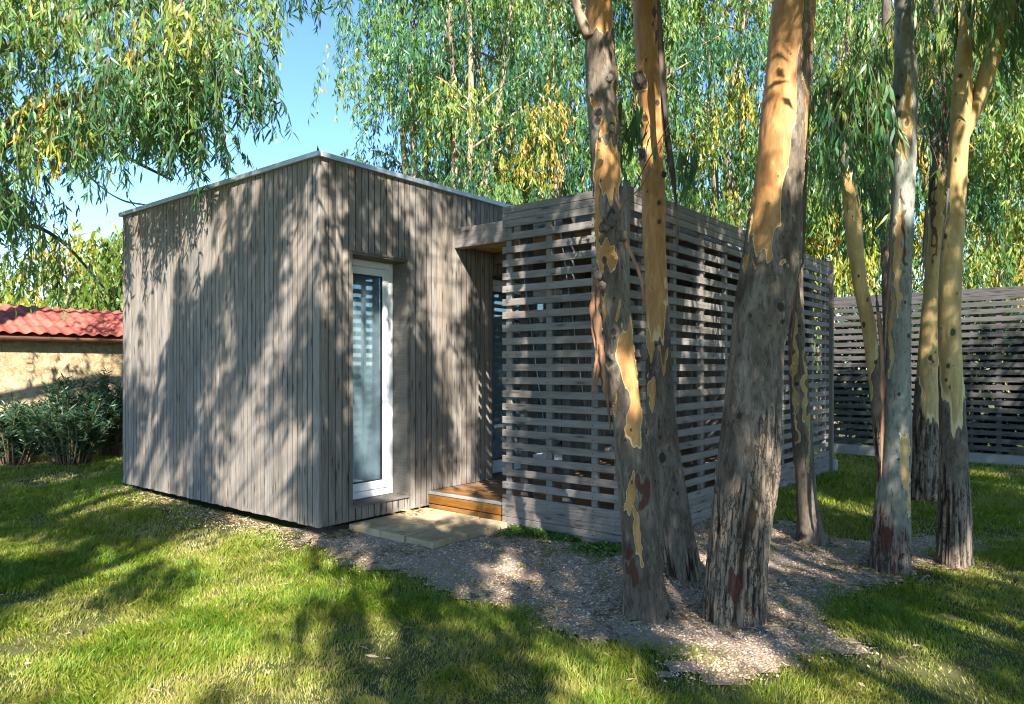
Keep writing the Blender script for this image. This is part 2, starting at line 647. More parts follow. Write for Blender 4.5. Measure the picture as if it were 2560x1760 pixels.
def inside_house(x, y, m=0.0):
    dx, dy = x - A[0], y - A[1]
    a = -(dx * DL[0] + dy * DL[1])
    b = dx * DR[0] + dy * DR[1]
    return ((a < m) & (a > -3.85 - m) & (b > -m) & (b < 7.3)) | ((a < 2.27 + m) & (a >= 0) & (b > 1.25 - m) & (b < 6.8 + m))


def build_ground():
    gx = np.concatenate([[-600, -250, -100, -50, -28], np.arange(-18, -8, 0.8), np.arange(-8, 8.01, 0.16), np.arange(8.8, 18, 0.8), [28, 50, 100, 250, 600]])
    gy = np.concatenate([[-600, -250, -100, -50, -25, -12, -6, -2, 0, 1], np.arange(1.8, 12, 0.16), np.arange(12.5, 24, 0.8), [30, 45, 80, 150, 300, 700]])
    X, Y = np.meshgrid(gx, gy)
    Z = ground_h(X, Y)
    nx, ny = len(gx), len(gy)
    V = np.stack([X, Y, Z], -1).reshape(-1, 3)
    i, j = np.meshgrid(np.arange(nx - 1), np.arange(ny - 1))
    q = (j * nx + i).ravel()
    loops = np.stack([q, q + 1, q + nx + 1, q + nx], 1).ravel()
    t = NT('lawn soil')
    tc = t.n('ShaderNodeTexCoord').outputs['Object']
    n1 = t.noise(tc, 1.3, 4, 0.6)
    n2 = t.noise(tc, 45, 4, 0.7)
    col = t.ramp(t.math('ADD', t.math('MULTIPLY', n1, 0.6), t.math('MULTIPLY', n2, 0.4)),
                 [(0.35, (0.035, 0.060, 0.014)), (0.5, (0.075, 0.090, 0.026)), (0.65, (0.135, 0.115, 0.055))])
    m = t.surf(t.principled(col, 0.95, t.bump(n2, 0.6, 0.02), spec=0.1))
    o = mesh_np('lawn', V, loops, np.arange(len(q)) * 4, m, None, None, True)
    tag(o, kind='structure')
    # gravel bed: a sheet a little above the soil
    gx = np.arange(-2.7, 4.6, 0.07)
    gy = np.arange(3.1, 7.6, 0.07)
    X, Y = np.meshgrid(gx, gy)
    nx, ny = len(gx), len(gy)
    V = np.stack([X, Y, ground_h(X, Y) + 0.010], -1).reshape(-1, 3)
    i, j = np.meshgrid(np.arange(nx - 1), np.arange(ny - 1))
    q = (j * nx + i).ravel()
    cx_, cy_ = X.ravel()[q] + 0.035, Y.ravel()[q] + 0.035
    q = q[gravel_mask(cx_, cy_)]
    loops = np.stack([q, q + 1, q + nx + 1, q + nx], 1).ravel()
    t = NT('gravel bed')
    tc = t.n('ShaderNodeTexCoord').outputs['Object']
    vo = t.n('ShaderNodeTexVoronoi')
    t.put(vo.inputs['Vector'], tc)
    vo.inputs['Scale'].default_value = 70
    n1 = t.noise(tc, 3, 3)
    c = t.mix(vo.outputs['Distance'], (0.48, 0.38, 0.30), (0.20, 0.145, 0.11))
    c = t.mix(t.maprange(n1, 0.4, 0.7, 0, 0.55), c, (0.27, 0.195, 0.13))
    m = t.surf(t.principled(c, 0.95, t.bump(vo.outputs['Distance'], 0.8, -0.01), spec=0.1))
    o = mesh_np('gravel_bed', V, loops, np.arange(len(q)) * 4, m, None, None, True)
    tag(o, kind='structure')


build_ground()

# ------------------------------------------------------------------ the timber house box
house = empty('timber_house', (A[0], A[1], ZB), 'flat-roofed house clad in vertical weathered grey-brown timber boards', 'house')
TH = 0.022                                    # board thickness
P_B, G = 0.0735, 0.0095                       # board pitch and groove
AB = 3.80
RW = 7.2                                      # length of the window wall
OUT_L, OUT_R = -DR, -DL                       # outward normals of the two walls


def P3(a_out, b, z):
    """point at a_out metres out from the window wall, b metres along it from the near corner, height z"""
    return np.array([A[0] - a_out * DL[0] + b * DR[0], A[1] - a_out * DL[1] + b * DR[1], z])


def boxw(name, a0, a1, b0, b1, z0, z1, mat, parent, bevel=0.0):
    """axis box in house axes"""
    V = []
    for z in (z0, z1):
        for a, b in ((a0, b0), (a1, b0), (a1, b1), (a0, b1)):
            V.append((a - a0, b - b0, z - z0))
    Fs = [(0, 3, 2, 1), (4, 5, 6, 7), (0, 1, 5, 4), (1, 2, 6, 5), (2, 3, 7, 6), (3, 0, 4, 7)]
    x, y = -DL, DR
    m = frame_mat(P3(a0, b0, z0), x, y, UP)
    if bevel:
        import bmesh
        bm = bmesh.new()
        vs = [bm.verts.new(v) for v in V]
        for f in Fs:
            bm.faces.new([vs[i] for i in f])
        bmesh.ops.bevel(bm, geom=bm.edges[:], offset=bevel, segments=1, affect='EDGES')
        me = bpy.data.meshes.new(name)
        bm.to_mesh(me)
        bm.free()
        me.materials.append(mat)
        return link(bpy.data.objects.new(name, me), parent, m)
    return mesh_from(name, V, Fs, mat, parent, False, m)


OPEN = [(0.324, 0.991, 0.307, 2.546), (2.242, 4.05, 0.325, 2.546), (4.75, 6.35, 0.325, 2.546)]   # window, two glazed doors (b0,b1,z0,z1)
# shell behind the boards; black and nearly flush, it paints the grooves' shade
shell_parts = []
boxw('wall_lining', -AB + 0.003, -0.002, -TH + 0.0025, 0.10, ZB + 0.03, ZT - 0.03, M['dark'], house)
boxw('wall_lining', -AB, -AB + 0.10, 0.10, RW, ZB + 0.03, ZT - 0.03, M['dark'], house)
boxw('wall_lining', -AB + 0.10, -0.12, RW - 0.10, RW, ZB + 0.03, ZT - 0.03, M['dark'], house)
bs = [0.001]
for b0, b1, z0, z1 in OPEN:
    boxw('wall_lining', -0.10, TH - 0.0025, bs[-1], b0 - 0.02, ZB + 0.03, ZT - 0.03, M['dark'], house)
    boxw('wall_lining', -0.10, TH - 0.0025, b0 - 0.02, b1 + 0.02, ZB + 0.03, z0 - 0.01, M['dark'], house)
    boxw('wall_lining', -0.10, TH - 0.0025, b0 - 0.02, b1 + 0.02, z1 + 0.01, ZT - 0.03, M['dark'], house)
    bs.append(b1 + 0.02)
boxw('wall_lining', -0.10, TH - 0.0025, bs[-1], RW, ZB + 0.03, ZT - 0.03, M['dark'], house)
boxw('room_floor', -AB + 0.12, -0.12, 0.12, RW - 0.12, ZB + 0.04, ZB + 0.12, M['ply'], house)
boxw('room_wall', -AB + 0.12, -AB + 0.15, 0.12, RW - 0.12, ZB + 0.13, ZT - 0.2, M['room'], house)
boxw('room_wall', -AB + 0.16, -0.35, 0.115, 0.14, ZB + 0.13, ZT - 0.2, M['room'], house)
boxw('room_wall', -AB + 0.16, -0.35, 1.9, 1.98, ZB + 0.13, ZT - 0.2, M['room'], house)
boxw('roof', -AB - 0.01, 0.01, -0.01, RW, ZT - 0.10, ZT - 0.002, M['zinc'], house)
# zinc drip edge: blank wall side, window wall side, far side
EDG, OH = 0.042, 0.036
boxw('roof_edge', -AB - OH, OH + TH, -OH - TH, -TH + 0.004, ZT - EDG, ZT + 0.004, M['zinc'], house, 0.004)
boxw('roof_edge', TH - 0.004, OH + TH, -TH + 0.0045, RW, ZT - EDG, ZT + 0.004, M['zinc'], house, 0.004)
boxw('roof_edge', -AB - OH, -AB - 0.004, -TH + 0.0045, RW, ZT - EDG, ZT + 0.004, M['zinc'], house, 0.004)
tipb = P3(OH + TH - 0.004, -OH - TH + 0.004, ZT)
mesh_from('flashing_tip', [tipb + v for v in ((-0.012, 0, 0), (0.012, 0, 0), (0, 0.012, 0), (-0.006, 0, 0.045))], [(0, 1, 3), (1, 2, 3), (2, 0, 3), (0, 2, 1)], M['gasket'], house)
# boards on the blank wall
n = int(round(AB / P_B))
pit = AB / n
for i in range(n):
    b = -TH / 2
    zb = ZB + float(rng.uniform(-0.004, 0.004))
    p = P3(-(i + 0.5) * pit, b - float(rng.uniform(0, 0.0018)), zb)
    if i == 0:
        p = P3(-(0.5) * pit + TH / 2, b, zb)
        beam('board', p, UP, ZT - 0.012 - zb, DL, pit - G + TH, TH, M['siding'], house, 0.0012)
    else:
        beam('board', p, UP, ZT - 0.012 - zb, DL, pit - G, TH, M['siding'], house, 0.0012)
# boards on the window wall, cut round the openings
n = int(round(RW / P_B))
pit = RW / n
for i in range(n):
    b0, b1 = i * pit + (G / 2 if i else 0.001), (i + 1) * pit - G / 2
    spans = [(b0, b1, ZB, ZT - 0.012)]
    for o0, o1, z0, z1 in OPEN:
        o0, o1, z0, z1 = o0 - 0.012, o1 + 0.012, z0 - 0.012, z1 + 0.012
        nsp = []
        for s0, s1, u0, u1 in spans:
            if s1 <= o0 or s0 >= o1:
                nsp.append((s0, s1, u0, u1))
                continue
            if s0 < o0 - 0.012:
                nsp.append((s0, o0, u0, u1))
                s0 = o0
            if s1 > o1 + 0.012:
                nsp.append((o1, s1, u0, u1))
                s1 = o1
            nsp += [(s0, s1, u0, z0), (s0, s1, z1, u1)]
        spans = nsp
    for s0, s1, u0, u1 in spans:
        if b0 > 1.27 and u0 < 0.2:
            u0 = 0.312 if u1 > 0.5 else u0
        if u1 - u0 < 0.02 or s1 - s0 < 0.006:
            continue
        beam('board', P3(TH / 2 + float(rng.uniform(0, 0.0018)), (s0 + s1) / 2, u0), UP, u1 - u0, DR, s1 - s0, TH, M['siding'], house, 0.0012)
# far wall boards towards the neighbour
n = 30
# reveals, casings, frames, panes
REC = 0.175


def glazed(o, leaves, name):
    b0, b1, z0, z1 = o
    sill = z0
    for nm, args in (('reveal', (-REC, TH + 0.006, b0 - 0.012, b0 + 0.006, z0, z1)), ('reveal', (-REC, TH + 0.006, b1 - 0.006, b1 + 0.012, z0, z1)),
                     ('reveal', (-REC, TH + 0.008, b0 - 0.012, b1 + 0.012, z1 + 0.0005, z1 + 0.0185)), ('sill', (-REC, TH + 0.020, b0 - 0.014, b1 + 0.014, z0 - 0.022, z0 - 0.0005))):
        boxw(nm, *args, M['reveal'], house, 0.003)
    # thin casing bead round the opening
    boxw('casing', TH + 0.0065, TH + 0.016, b0 - 0.030, b0 + 0.004, z0 - 0.001, z1 + 0.014, M['reveal'], house, 0.003)
    boxw('casing', TH + 0.0065, TH + 0.016, b1 - 0.004, b1 + 0.030, z0 - 0.001, z1 + 0.014, M['reveal'], house, 0.003)
    boxw('casing', TH + 0.0085, TH + 0.018, b0 - 0.030, b1 + 0.030, z1 + 0.0145, z1 + 0.036, M['reveal'], house, 0.003)
    w = boxw(name, -REC - 0.07, -REC + 0.0, b0 + 0.006, b0 + 0.066, z0, z1, M['pvc'], house, 0.004)
    boxw('frame', -REC - 0.07, -REC, b1 - 0.066, b1 - 0.006, z0, z1, M['pvc'], w, 0.004)
    boxw('frame', -REC - 0.068, -REC - 0.002, b0 + 0.0665, b1 - 0.0665, z1 - 0.065, z1, M['pvc'], w, 0.004)
    boxw('frame', -REC - 0.068, -REC - 0.002, b0 + 0.0665, b1 - 0.0665, z0, z0 + 0.065, M['pvc'], w, 0.004)
    c0, c1, y0, y1 = b0 + 0.070, b1 - 0.070, z0 + 0.069, z1 - 0.069
    for k in range(leaves):
        s0 = c0 + (c1 - c0) * k / leaves + 0.002
        s1 = c0 + (c1 - c0) * (k + 1) / leaves - 0.002
        sw = 0.068
        a0, a1 = -REC - 0.060, -REC + 0.010
        boxw('sash', a0, a1, s0, s0 + sw, y0, y1, M['pvc'], w, 0.005)
        boxw('sash', a0, a1, s1 - sw, s1, y0, y1, M['pvc'], w, 0.005)
        boxw('sash', a0 + 0.001, a1 - 0.001, s0 + sw + 0.0005, s1 - sw - 0.0005, y0, y0 + sw + 0.01, M['pvc'], w, 0.005)
        boxw('sash', a0 + 0.001, a1 - 0.001, s0 + sw + 0.0005, s1 - sw - 0.0005, y1 - sw, y1, M['pvc'], w, 0.005)
        g0, g1, h0, h1 = s0 + sw, s1 - sw, y0 + sw + 0.01, y1 - sw
        for q in ((g0, g0 + 0.006, h0, h1), (g1 - 0.006, g1, h0, h1)):
            boxw('gasket', a0 + 0.02, a1 - 0.012, *q, M['gasket'], w)
        for q in ((g0 + 0.0065, g1 - 0.0065, h0, h0 + 0.006), (g0 + 0.0065, g1 - 0.0065, h1 - 0.006, h1)):
            boxw('gasket', a0 + 0.02, a1 - 0.012, *q, M['gasket'], w)
        boxw('pane', a0 + 0.030, a0 + 0.036, g0 + 0.007, g1 - 0.007, h0 + 0.007, h1 - 0.007, M['glass'], w)
    return w


win = glazed(OPEN[0], 1, 'window')
win['label'] = 'tall narrow white-framed window'
glazed(OPEN[1], 2, 'glazed_door')
glazed(OPEN[2], 2, 'glazed_door')


def curtain(b0, b1, z0, z1, a, amp=0.03, n=90, top_sag=0.0, group=None, label=''):
    V, Fs = [], []
    rows = 14
    for j in range(rows):
        f = j / (rows - 1)
        for i in range(n):
            u = i / (n - 1)
            zz = z0 + (z1 - z0) * f - top_sag * f * (1 - u) ** 1.5
            w = amp * (1.1 - 0.35 * f) * (math.sin(u * 31 + 0.6 * math.sin(f * 3)) + 0.4 * math.sin(u * 67 + 1.3 + f))
            V.append(P3(a + w, b0 + (b1 - b0) * u * (1 - 0.08 * (1 - f)), zz))
    for j in range(rows - 1):
        for i in range(n - 1):
            Fs.append((j * n + i, j * n + i + 1, (j + 1) * n + i + 1, (j + 1) * n + i))
    o = mesh_from('curtain', V, Fs, M['curtain'], None, True)
    return tag(o, label, 'curtain')


curtain(0.40, 1.02, 0.36, 2.26, -0.262, 0.013, 90, 0.14, None, 'pale sheer curtain hanging behind the tall narrow window')
curtain(2.5, 3.1, 0.33, 2.40, -0.32, 0.03, 90, 0.0, None, 'pale curtain behind the glazed door inside the slatted terrace')

# ------------------------------------------------------------------ terrace deck, slatted screens
ZD = 0.310
deck = empty('terrace_deck', tuple(P3(1.1, 1.3, 0.1)), 'brown oiled timber deck with a step at the terrace entrance', 'deck')
b = 1.285
k = 0
while b < 6.6:
    L = 2.20
    beam('plank', P3(0.034, b + 0.068, ZD - 0.0125), -DL, L, DR, 0.132, 0.025, M['deck'], deck, 0.003)
    b += 0.137
    k += 1
boxw('nosing', 0.03, 1.02, 1.262, 1.2845, ZD - 0.028, ZD + 0.002, M['nosing'], deck, 0.004)
boxw('riser', 0.03, 1.02, 1.268, 1.288, ZD - 0.118, ZD - 0.031, M['deck'], deck, 0.004)
boxw('riser', 0.03, 1.02, 1.272, 1.290, ZD - 0.200, ZD - 0.126, M['deck'], deck, 0.004)
boxw('joist', 0.04, 2.2, 1.295, 6.6, 0.06, ZD - 0.030, M['dark'], deck)

ter = empty('slatted_terrace', tuple(P3(1.6, 1.25, 0.05)), 'grey terrace enclosure of horizontal timber slats beside the house', 'screen')
SH, ST = 0.0625, 0.024
Z_BASE, Z_BAND, Z_TOP = 0.392, 2.792, 2.982
NS = 20
gap = (Z_BAND - Z_BASE - NS * SH) / (NS + 1)
FA0, FA1 = 1.005, 2.271            # front face from a=FA0 to FA1 at b=1.25
FB = 1.25
RL = 5.45
RDIR = (E0 - D0) / np.linalg.norm(E0 - D0)
rows_z = [Z_BASE + gap * (i + 1) + SH * i + SH / 2 for i in range(NS)]
band = (Z_TOP - Z_BAND) / 3
band_z = [Z_BAND + band * (i + 0.5) for i in range(3)]
base_h = 0.0655
base_z = [Z_BASE - base_h * (i + 0.5) for i in range(6)]


def slat_row(p0, along, L, z, h, jit=0.0015):
    p = np.array([p0[0], p0[1], z + float(rng.uniform(-jit, jit))])
    along = np.asarray(along) + UP * float(rng.uniform(-0.0016, 0.0016)) * (1 if abs(h - SH) < 1e-6 else 0)
    return beam('slat', p, along, L, UP, h, ST, M['screen'], ter, 0.003)


pf = P3(FA0, FB, 0)
for z in rows_z:
    slat_row(pf + DR * float(rng.uniform(0, 0.002)), -DL, FA1 - FA0 - 0.028, z, SH)
for z in band_z:
    slat_row(pf, -DL, FA1 - FA0 - 0.028, z, band - 0.0022)
for z in base_z:
    slat_row(pf, -DL, FA1 - FA0 - 0.028, z, base_h - 0.0022)
RSEG = [(0.035, 2.62), (2.623, 2.80)]
for s0, L in RSEG:
    for z in rows_z:
        slat_row(D0 + RDIR * s0, RDIR, L, z, SH)
    for z in band_z:
        slat_row(D0 + RDIR * s0, RDIR, L, z, band - 0.0022)
    for z in base_z:
        slat_row(D0 + RDIR * s0, RDIR, L, z, base_h - 0.0022)
# screw heads over the battens
sv, sf = [], []


def screw(p, n_, u_):
    w_ = np.cross(n_, u_)
    k = len(sv)
    c = p + n_ * 0.0008
    for q in range(6):
        a_ = q * math.pi / 3
        sv.append(c + 0.0052 * (math.cos(a_) * w_ + math.sin(a_) * u_))
    sf.append(tuple(range(k, k + 6)))


for z in rows_z + band_z + base_z:
    for a in (FA0 + 0.045, FA0 + 0.062, FA0 + 0.50, FA0 + 0.96, FA1 - 0.09):
        screw(P3(a, FB - ST / 2, z + float(rng.uniform(-0.012, 0.012))), -DR, UP)
    s = 0.30
    while s < 5.4:
        q = D0 + RDIR * s + np.array([RDIR[1], -RDIR[0], 0]) * (ST / 2)
        screw(np.array([q[0], q[1], z + float(rng.uniform(-0.012, 0.012))]), np.array([RDIR[1], -RDIR[0], 0]), UP)
        s += 0.56
mesh_from('screws', sv, sf, M['gasket'], ter)['kind'] = 'stuff'
# corner post, end post
beam('corner_post', np.array([*(D0 - DR * 0.002 + DL * 0.0)[:2], 0.02]), UP, Z_TOP + 0.012, RDIR, 0.045, 0.045, M['screen'], ter, 0.004)
beam('end_post', np.array([*(E0 + RDIR * 0.03)[:2], -0.08]), UP, Z_TOP + 0.11, RDIR, 0.05, 0.10, M['screen'], ter, 0.004)
# battens directly behind the slats, thicker posts further in
for a in (FA0 + 0.055, FA0 + 0.50, FA0 + 0.96, FA1 - 0.09):
    beam('batten', P3(a, FB + ST / 2 + 0.0205, 0.05), UP, Z_TOP - 0.07, DL, 0.062, 0.040, M['screen'], ter, 0.004)
for a in (FA0 + 0.14, FA0 + 0.60):
    beam('post', P3(a, FB + 0.17, ZD), UP, Z_TOP - 0.12 - ZD, DL, 0.085, 0.085, M['rafter'], ter, 0.004)
INN = np.array([-RDIR[1], RDIR[0], 0])       # from the long face into the terrace
s = 0.30
kk = 0
while s < 5.4:
    q = D0 + RDIR * s + INN * (ST / 2 + 0.0205)
    beam('batten', np.array([q[0], q[1], 0.05]), UP, Z_TOP - 0.07, RDIR, 0.062, 0.040, M['screen'], ter, 0.004)
    if kk % 2 == 0:
        q = D0 + RDIR * (s + 0.16) + INN * 0.12
        beam('post', np.array([q[0], q[1], 0.05]), UP, Z_TOP - 0.25, RDIR, 0.09, 0.09, M['rafter'], ter, 0.004)
    s += 0.56
    kk += 1
# entrance beam from the house wall, rafters and plywood roof over the terrace
beam('entrance_beam', P3(TH + 0.005, 1.70, 2.868), -DL, 2.13, UP, 0.205, 0.10, M['screen'], ter, 0.005)
b = 2.3
while b < 6.5:
    beam('rafter', P3(TH + 0.005, b, 2.735), -DL, 2.06, UP, 0.12, 0.05, M['rafter'], ter, 0.004)
    b += 0.62
boxw('soffit', TH + 0.01, 2.10, 1.76, 6.55, 2.797, 2.815, M['ply'], ter)
boxw('terrace_roof', TH + 0.01, 2.14, 1.755, 6.6, 2.817, 2.86, M['zinc'], ter)
n = 26
for i in range(n):
    a = TH + 0.02 + i * 0.0785
    beam('end_board', P3(a + 0.036, 6.62, 0.30), UP, 2.48, DL, 0.072, 0.022, M['siding'], ter)
# thin bracing wires behind the front slats
for a0, a1, z0, z1 in ((FA0 + 0.10, FA0 + 0.50, 2.75, 0.40), (FA0 + 0.56, FA0 + 0.95, 2.75, 0.40)):
    p0, p1 = P3(a0, FB + 0.09, z0), P3(a1, FB + 0.09, z1)
    tubes('bracing_wire', [(np.array([p0, p1]), [0.0035, 0.0035], 6)], M['steel'], ter)
boxw('footing', 2.24, 2.40, 6.78, 6.98, -0.12, 0.24, M['concrete'], ter, 0.01)

# paving slabs at the step
M['slab'] = None
t = NT('sandstone paving')
tc = t.n('ShaderNodeTexCoord').outputs['Object']
oi = t.n('ShaderNodeObjectInfo').outputs['Random']
n1 = t.noise(tc, 5, 5, 0.65)
n2 = t.noise(tc, 60, 4, 0.7)
c = t.ramp(n1, [(0.3, (0.29, 0.215, 0.125)), (0.52, (0.42, 0.325, 0.20)), (0.75, (0.50, 0.41, 0.27))])
hs = t.n('ShaderNodeHueSaturation')
t.put(hs.inputs['Color'], c)
t.put(hs.inputs['Value'], t.math('MULTIPLY', t.maprange(oi, 0, 1, 0.86, 1.1), t.maprange(n2, 0.3, 0.7, 0.85, 1.12)))
M['slab'] = t.surf(t.principled(hs.outputs[0], 0.9, t.bump(t.math('ADD', n1, n2), 0.5, 0.006), spec=0.15))
SLABS = [(0.03, 0.44, 0.285, 0.985, 'tan paving slab against the wall below the tall window'),
         (0.445, 0.735, 0.285, 0.66, 'tan paving slab in the middle row, on the left'),
         (0.445, 0.735, 0.665, 1.235, 'tan paving slab in the middle row, on the right'),
         (0.03, 0.44, 0.99, 1.24, 'small tan paving slab in the corner between wall and deck step'),
         (0.745, 1.06, 0.30, 1.25, 'long tan paving slab at the front of the step, nearest the gravel')]
for i, (a0, a1, b0, b1, lab) in enumerate(SLABS):
    z = 0.156 - 0.006 * a0 / 1.0 + float(rng.uniform(-0.003, 0.003)) - (0.008 if i == 4 else 0)
    o = boxw('paving_slab', a0, a1, b0, b1, z - 0.14, z, M['slab'], None, 0.007)
    tag(o, lab, 'paving slab', 'slabs at the deck step')

# ------------------------------------------------------------------ perimeter fence on the right
F0 = np.array([5.75, 13.35, 0])
F1 = np.array([8.15, 11.25, 0])
FD = (F1 - F0) / np.linalg.norm(F1 - F0)
FN = np.array([FD[1], -FD[0], 0])
if FN[1] > 0:
    FN = -FN
fence_secs = [(-1.6, 0.0, 'slatted grey fence panel mostly hidden behind the terrace screen'),
              (0.05, 2.02, 'slatted grey fence panel next to the terrace end, behind the leaning stem'),
              (2.06, 3.55, 'darkest slatted fence panel, at the right edge of the picture'),
              (3.60, 6.2, 'slatted fence panel running out of frame on the right')]
FZ0, FZT = 0.10, 2.835
for (s0, s1, lab) in fence_secs[1:]:
    p0 = F0 + FD * s0
    fe = empty('slat_fence', (p0[0], p0[1], -0.05), lab, 'fence', 'perimeter fence panels')
    L = s1 - s0
    nrow = 20
    zt = FZT - 0.20
    pt = (zt - FZ0 - 0.06) / nrow
    for i in range(nrow):
        beam('slat', np.array([p0[0], p0[1], FZ0 + 0.06 + pt * (i + 0.5) + float(rng.uniform(-.003, .003))]), FD, L, UP, pt * 0.63, 0.022, M['fence'], fe, 0.003)
    for i in range(3):
        beam('slat', np.array([p0[0], p0[1], zt + 0.033 + i * 0.0665]), FD, L, UP, 0.064, 0.022, M['fence'], fe, 0.003)
    for q in (0.045, L * 0.5, L - 0.045):
        pp = p0 + FD * q - FN * 0.040
        beam('post', np.array([pp[0], pp[1], -0.1]), UP, FZT + 0.09, FD, 0.075, 0.055, M['fence'], fe, 0.004)
    for q in (L * 0.25, L * 0.75):
        pp = p0 + FD * q - FN * 0.035
        beam('batten', np.array([pp[0], pp[1], 0.0]), UP, FZT - 0.02, FD, 0.045, 0.045, M['fence'], fe, 0.003)
    # concrete footing
    V = []
    for z in (-0.15, FZ0 + 0.035):
        for dd, nn_ in ((0, 0.05), (L + 0.03, 0.05), (L + 0.03, -0.10), (0, -0.10)):
            V.append(tuple((p0 + FD * dd + FN * nn_)[:2]) + (z,))
    mesh_from('footing', V, [(0, 3, 2, 1), (4, 5, 6, 7), (0, 1, 5, 4), (1, 2, 6, 5), (2, 3, 7, 6), (3, 0, 4, 7)], M['concrete'], fe)

# ------------------------------------------------------------------ neighbour's house with red tiled roof
HN0 = np.array([-8.77, 12.2, 0.0])
NB = np.array([-0.77963, 0.62624, 0])       # into the neighbour's house
nb = empty('stucco_house', tuple(HN0 + DR * 1.0), 'low ochre stucco house with red tiled roof beyond the shrubs', 'house')
t = NT('ochre stucco')
tc = t.n('ShaderNodeTexCoord').outputs['Object']
n1 = t.noise(tc, 1.2, 5, 0.65)
n2 = t.noise(tc, 9, 6, 0.72, 1.0)
c = t.ramp(n1, [(0.3, (0.34, 0.25, 0.14)), (0.55, (0.44, 0.345, 0.21)), (0.75, (0.53, 0.43, 0.28))])
c = t.mix(t.maprange(n2, 0.46, 0.58, 0, 0.65), c, (0.22, 0.15, 0.075))
M['stucco'] = t.surf(t.principled(c, 0.95, t.bump(n2, 0.8, 0.03), spec=0.1))
NS0, NS1, NZ = -2.6, 5.4, 2.06


def nbox(name, s0, s1, d0, d1, z0, z1, mat, parent):
    V = []
    for z in (z0, z1):
        for s_, d_ in ((s0, d0), (s1, d0), (s1, d1), (s0, d1)):
            V.append(tuple((HN0 + DR * s_ + NB * d_)[:2]) + (z,))
    return mesh_from(name, V, [(0, 3, 2, 1), (4, 5, 6, 7), (0, 1, 5, 4), (1, 2, 6, 5), (2, 3, 7, 6), (3, 0, 4, 7)], mat, parent)


nbox('wall', NS0, NS1, 0, 2.2, -0.2, NZ, M['stucco'], nb)
nbox('footing', NS0 - 0.02, NS1 + 0.02, -0.06, -0.002, -0.2, 0.52, M['white_base'], nb)
slope = math.radians(23)
roofn = nbox('roof', NS0 - 0.05, NS1 + 0.05, -0.10, 2.3, NZ + 0.001, NZ + 0.02, M['gutter'], nb)
rv = [HN0 + DR * (NS0 - 0.05) + NB * -0.16 + UP * (NZ + 0.03), HN0 + DR * (NS1 + 0.05) + NB * -0.16 + UP * (NZ + 0.03),
      HN0 + DR * (NS1 + 0.05) + NB * 1.10 + UP * (NZ + 0.03 + 1.26 * math.tan(slope)), HN0 + DR * (NS0 - 0.05) + NB * 1.10 + UP * (NZ + 0.03 + 1.26 * math.tan(slope)),
      HN0 + DR * (NS0 - 0.05) + NB * 2.36 + UP * (NZ + 0.03), HN0 + DR * (NS1 + 0.05) + NB * 2.36 + UP * (NZ + 0.03)]
t = NT('red roof tile')
tc = t.n('ShaderNodeTexCoord').outputs['Object']
oi = t.n('ShaderNodeObjectInfo').outputs['Random']
n1 = t.noise(tc, 7, 4, 0.6)
c = t.mix(n1, (0.25, 0.045, 0.032), (0.42, 0.115, 0.080))
c = t.mix(t.maprange(t.noise(tc, 21, 4, 0.7), 0.5, 0.68, 0, 0.55), c, (0.20, 0.125, 0.095))
hs = t.n('ShaderNodeHueSaturation')
t.put(hs.inputs['Color'], c)
t.put(hs.inputs['Value'], t.maprange(oi, 0, 1, 0.6, 1.25))
M['tile'] = t.surf(t.principled(hs.outputs[0], 0.75, t.bump(n1, 0.3, 0.01), spec=0.2))
mesh_from('roof_deck', rv, [(0, 1, 2, 3), (3, 2, 5, 4)], M['tile'], roofn)
# S-profile tiles
TW, TLn = 0.215, 0.40
prof = [(x * TW / 8, 0.042 * (math.sin(x / 8 * 2 * math.pi) * 0.5 + 0.5)) for x in range(9)]
V = [(x, 0, z) for x, z in prof] + [(x, TLn, z + 0.0) for x, z in prof] + [(x, 0, z - 0.016) for x, z in prof]
Fs = [(i, i + 1, 9 + i + 1, 9 + i) for i in range(8)] + [(18 + i, 18 + i + 1, i + 1, i) for i in range(8)]
tme = bpy.data.meshes.new('tile')
tme.from_pydata(V, [], Fs)
tme.materials.append(M['tile'])
tme.polygons.foreach_set('use_smooth', [True] * len(tme.polygons))
upd = NB * math.cos(slope) + UP * math.sin(slope)
nrmv = np.cross(DR, upd)
ncol = int((NS1 - NS0 + 0.1) / TW)
for row in range(4):
    for cidx in range(ncol):
        p = HN0 + DR * (NS0 - 0.05 + cidx * TW) + NB * -0.20 + UP * (NZ + 0.03) + upd * (row * 0.345) + nrmv * (0.012 + 0.006)
        tilt = upd * math.cos(-0.035) + nrmv * math.sin(-0.035) * 1.0
        tn = np.cross(DR, tilt)
        p = p + nrmv * (0.030 + float(rng.uniform(-0.003, 0.003)))
        link(bpy.data.objects.new('tile', tme), roofn, frame_mat(p, DR, tilt, tn))
# gutter: half round
gp = []
for k in range(9):
    a = math.pi * k / 8
    gp.append((-0.26 + 0.065 - 0.065 * math.cos(a), -0.065 * math.sin(a)))
V, Fs = [], []
for s_ in (NS0 - 0.1, NS1 + 0.1):
    for d_, dz in gp:
        V.append(HN0 + DR * s_ + NB * d_ + UP * (NZ + 0.01 + dz))
    for d_, dz in reversed(gp):
        V.append(HN0 + DR * s_ + NB * (d_ * 0.985 - 0.003) + UP * (NZ + 0.016 + dz * 0.9))
m18 = 18
Fs = [(i, (i + 1) % m18, m18 + (i + 1) % m18, m18 + i) for i in range(m18)]
mesh_from('gutter', V, Fs, M['gutter'], roofn, True)

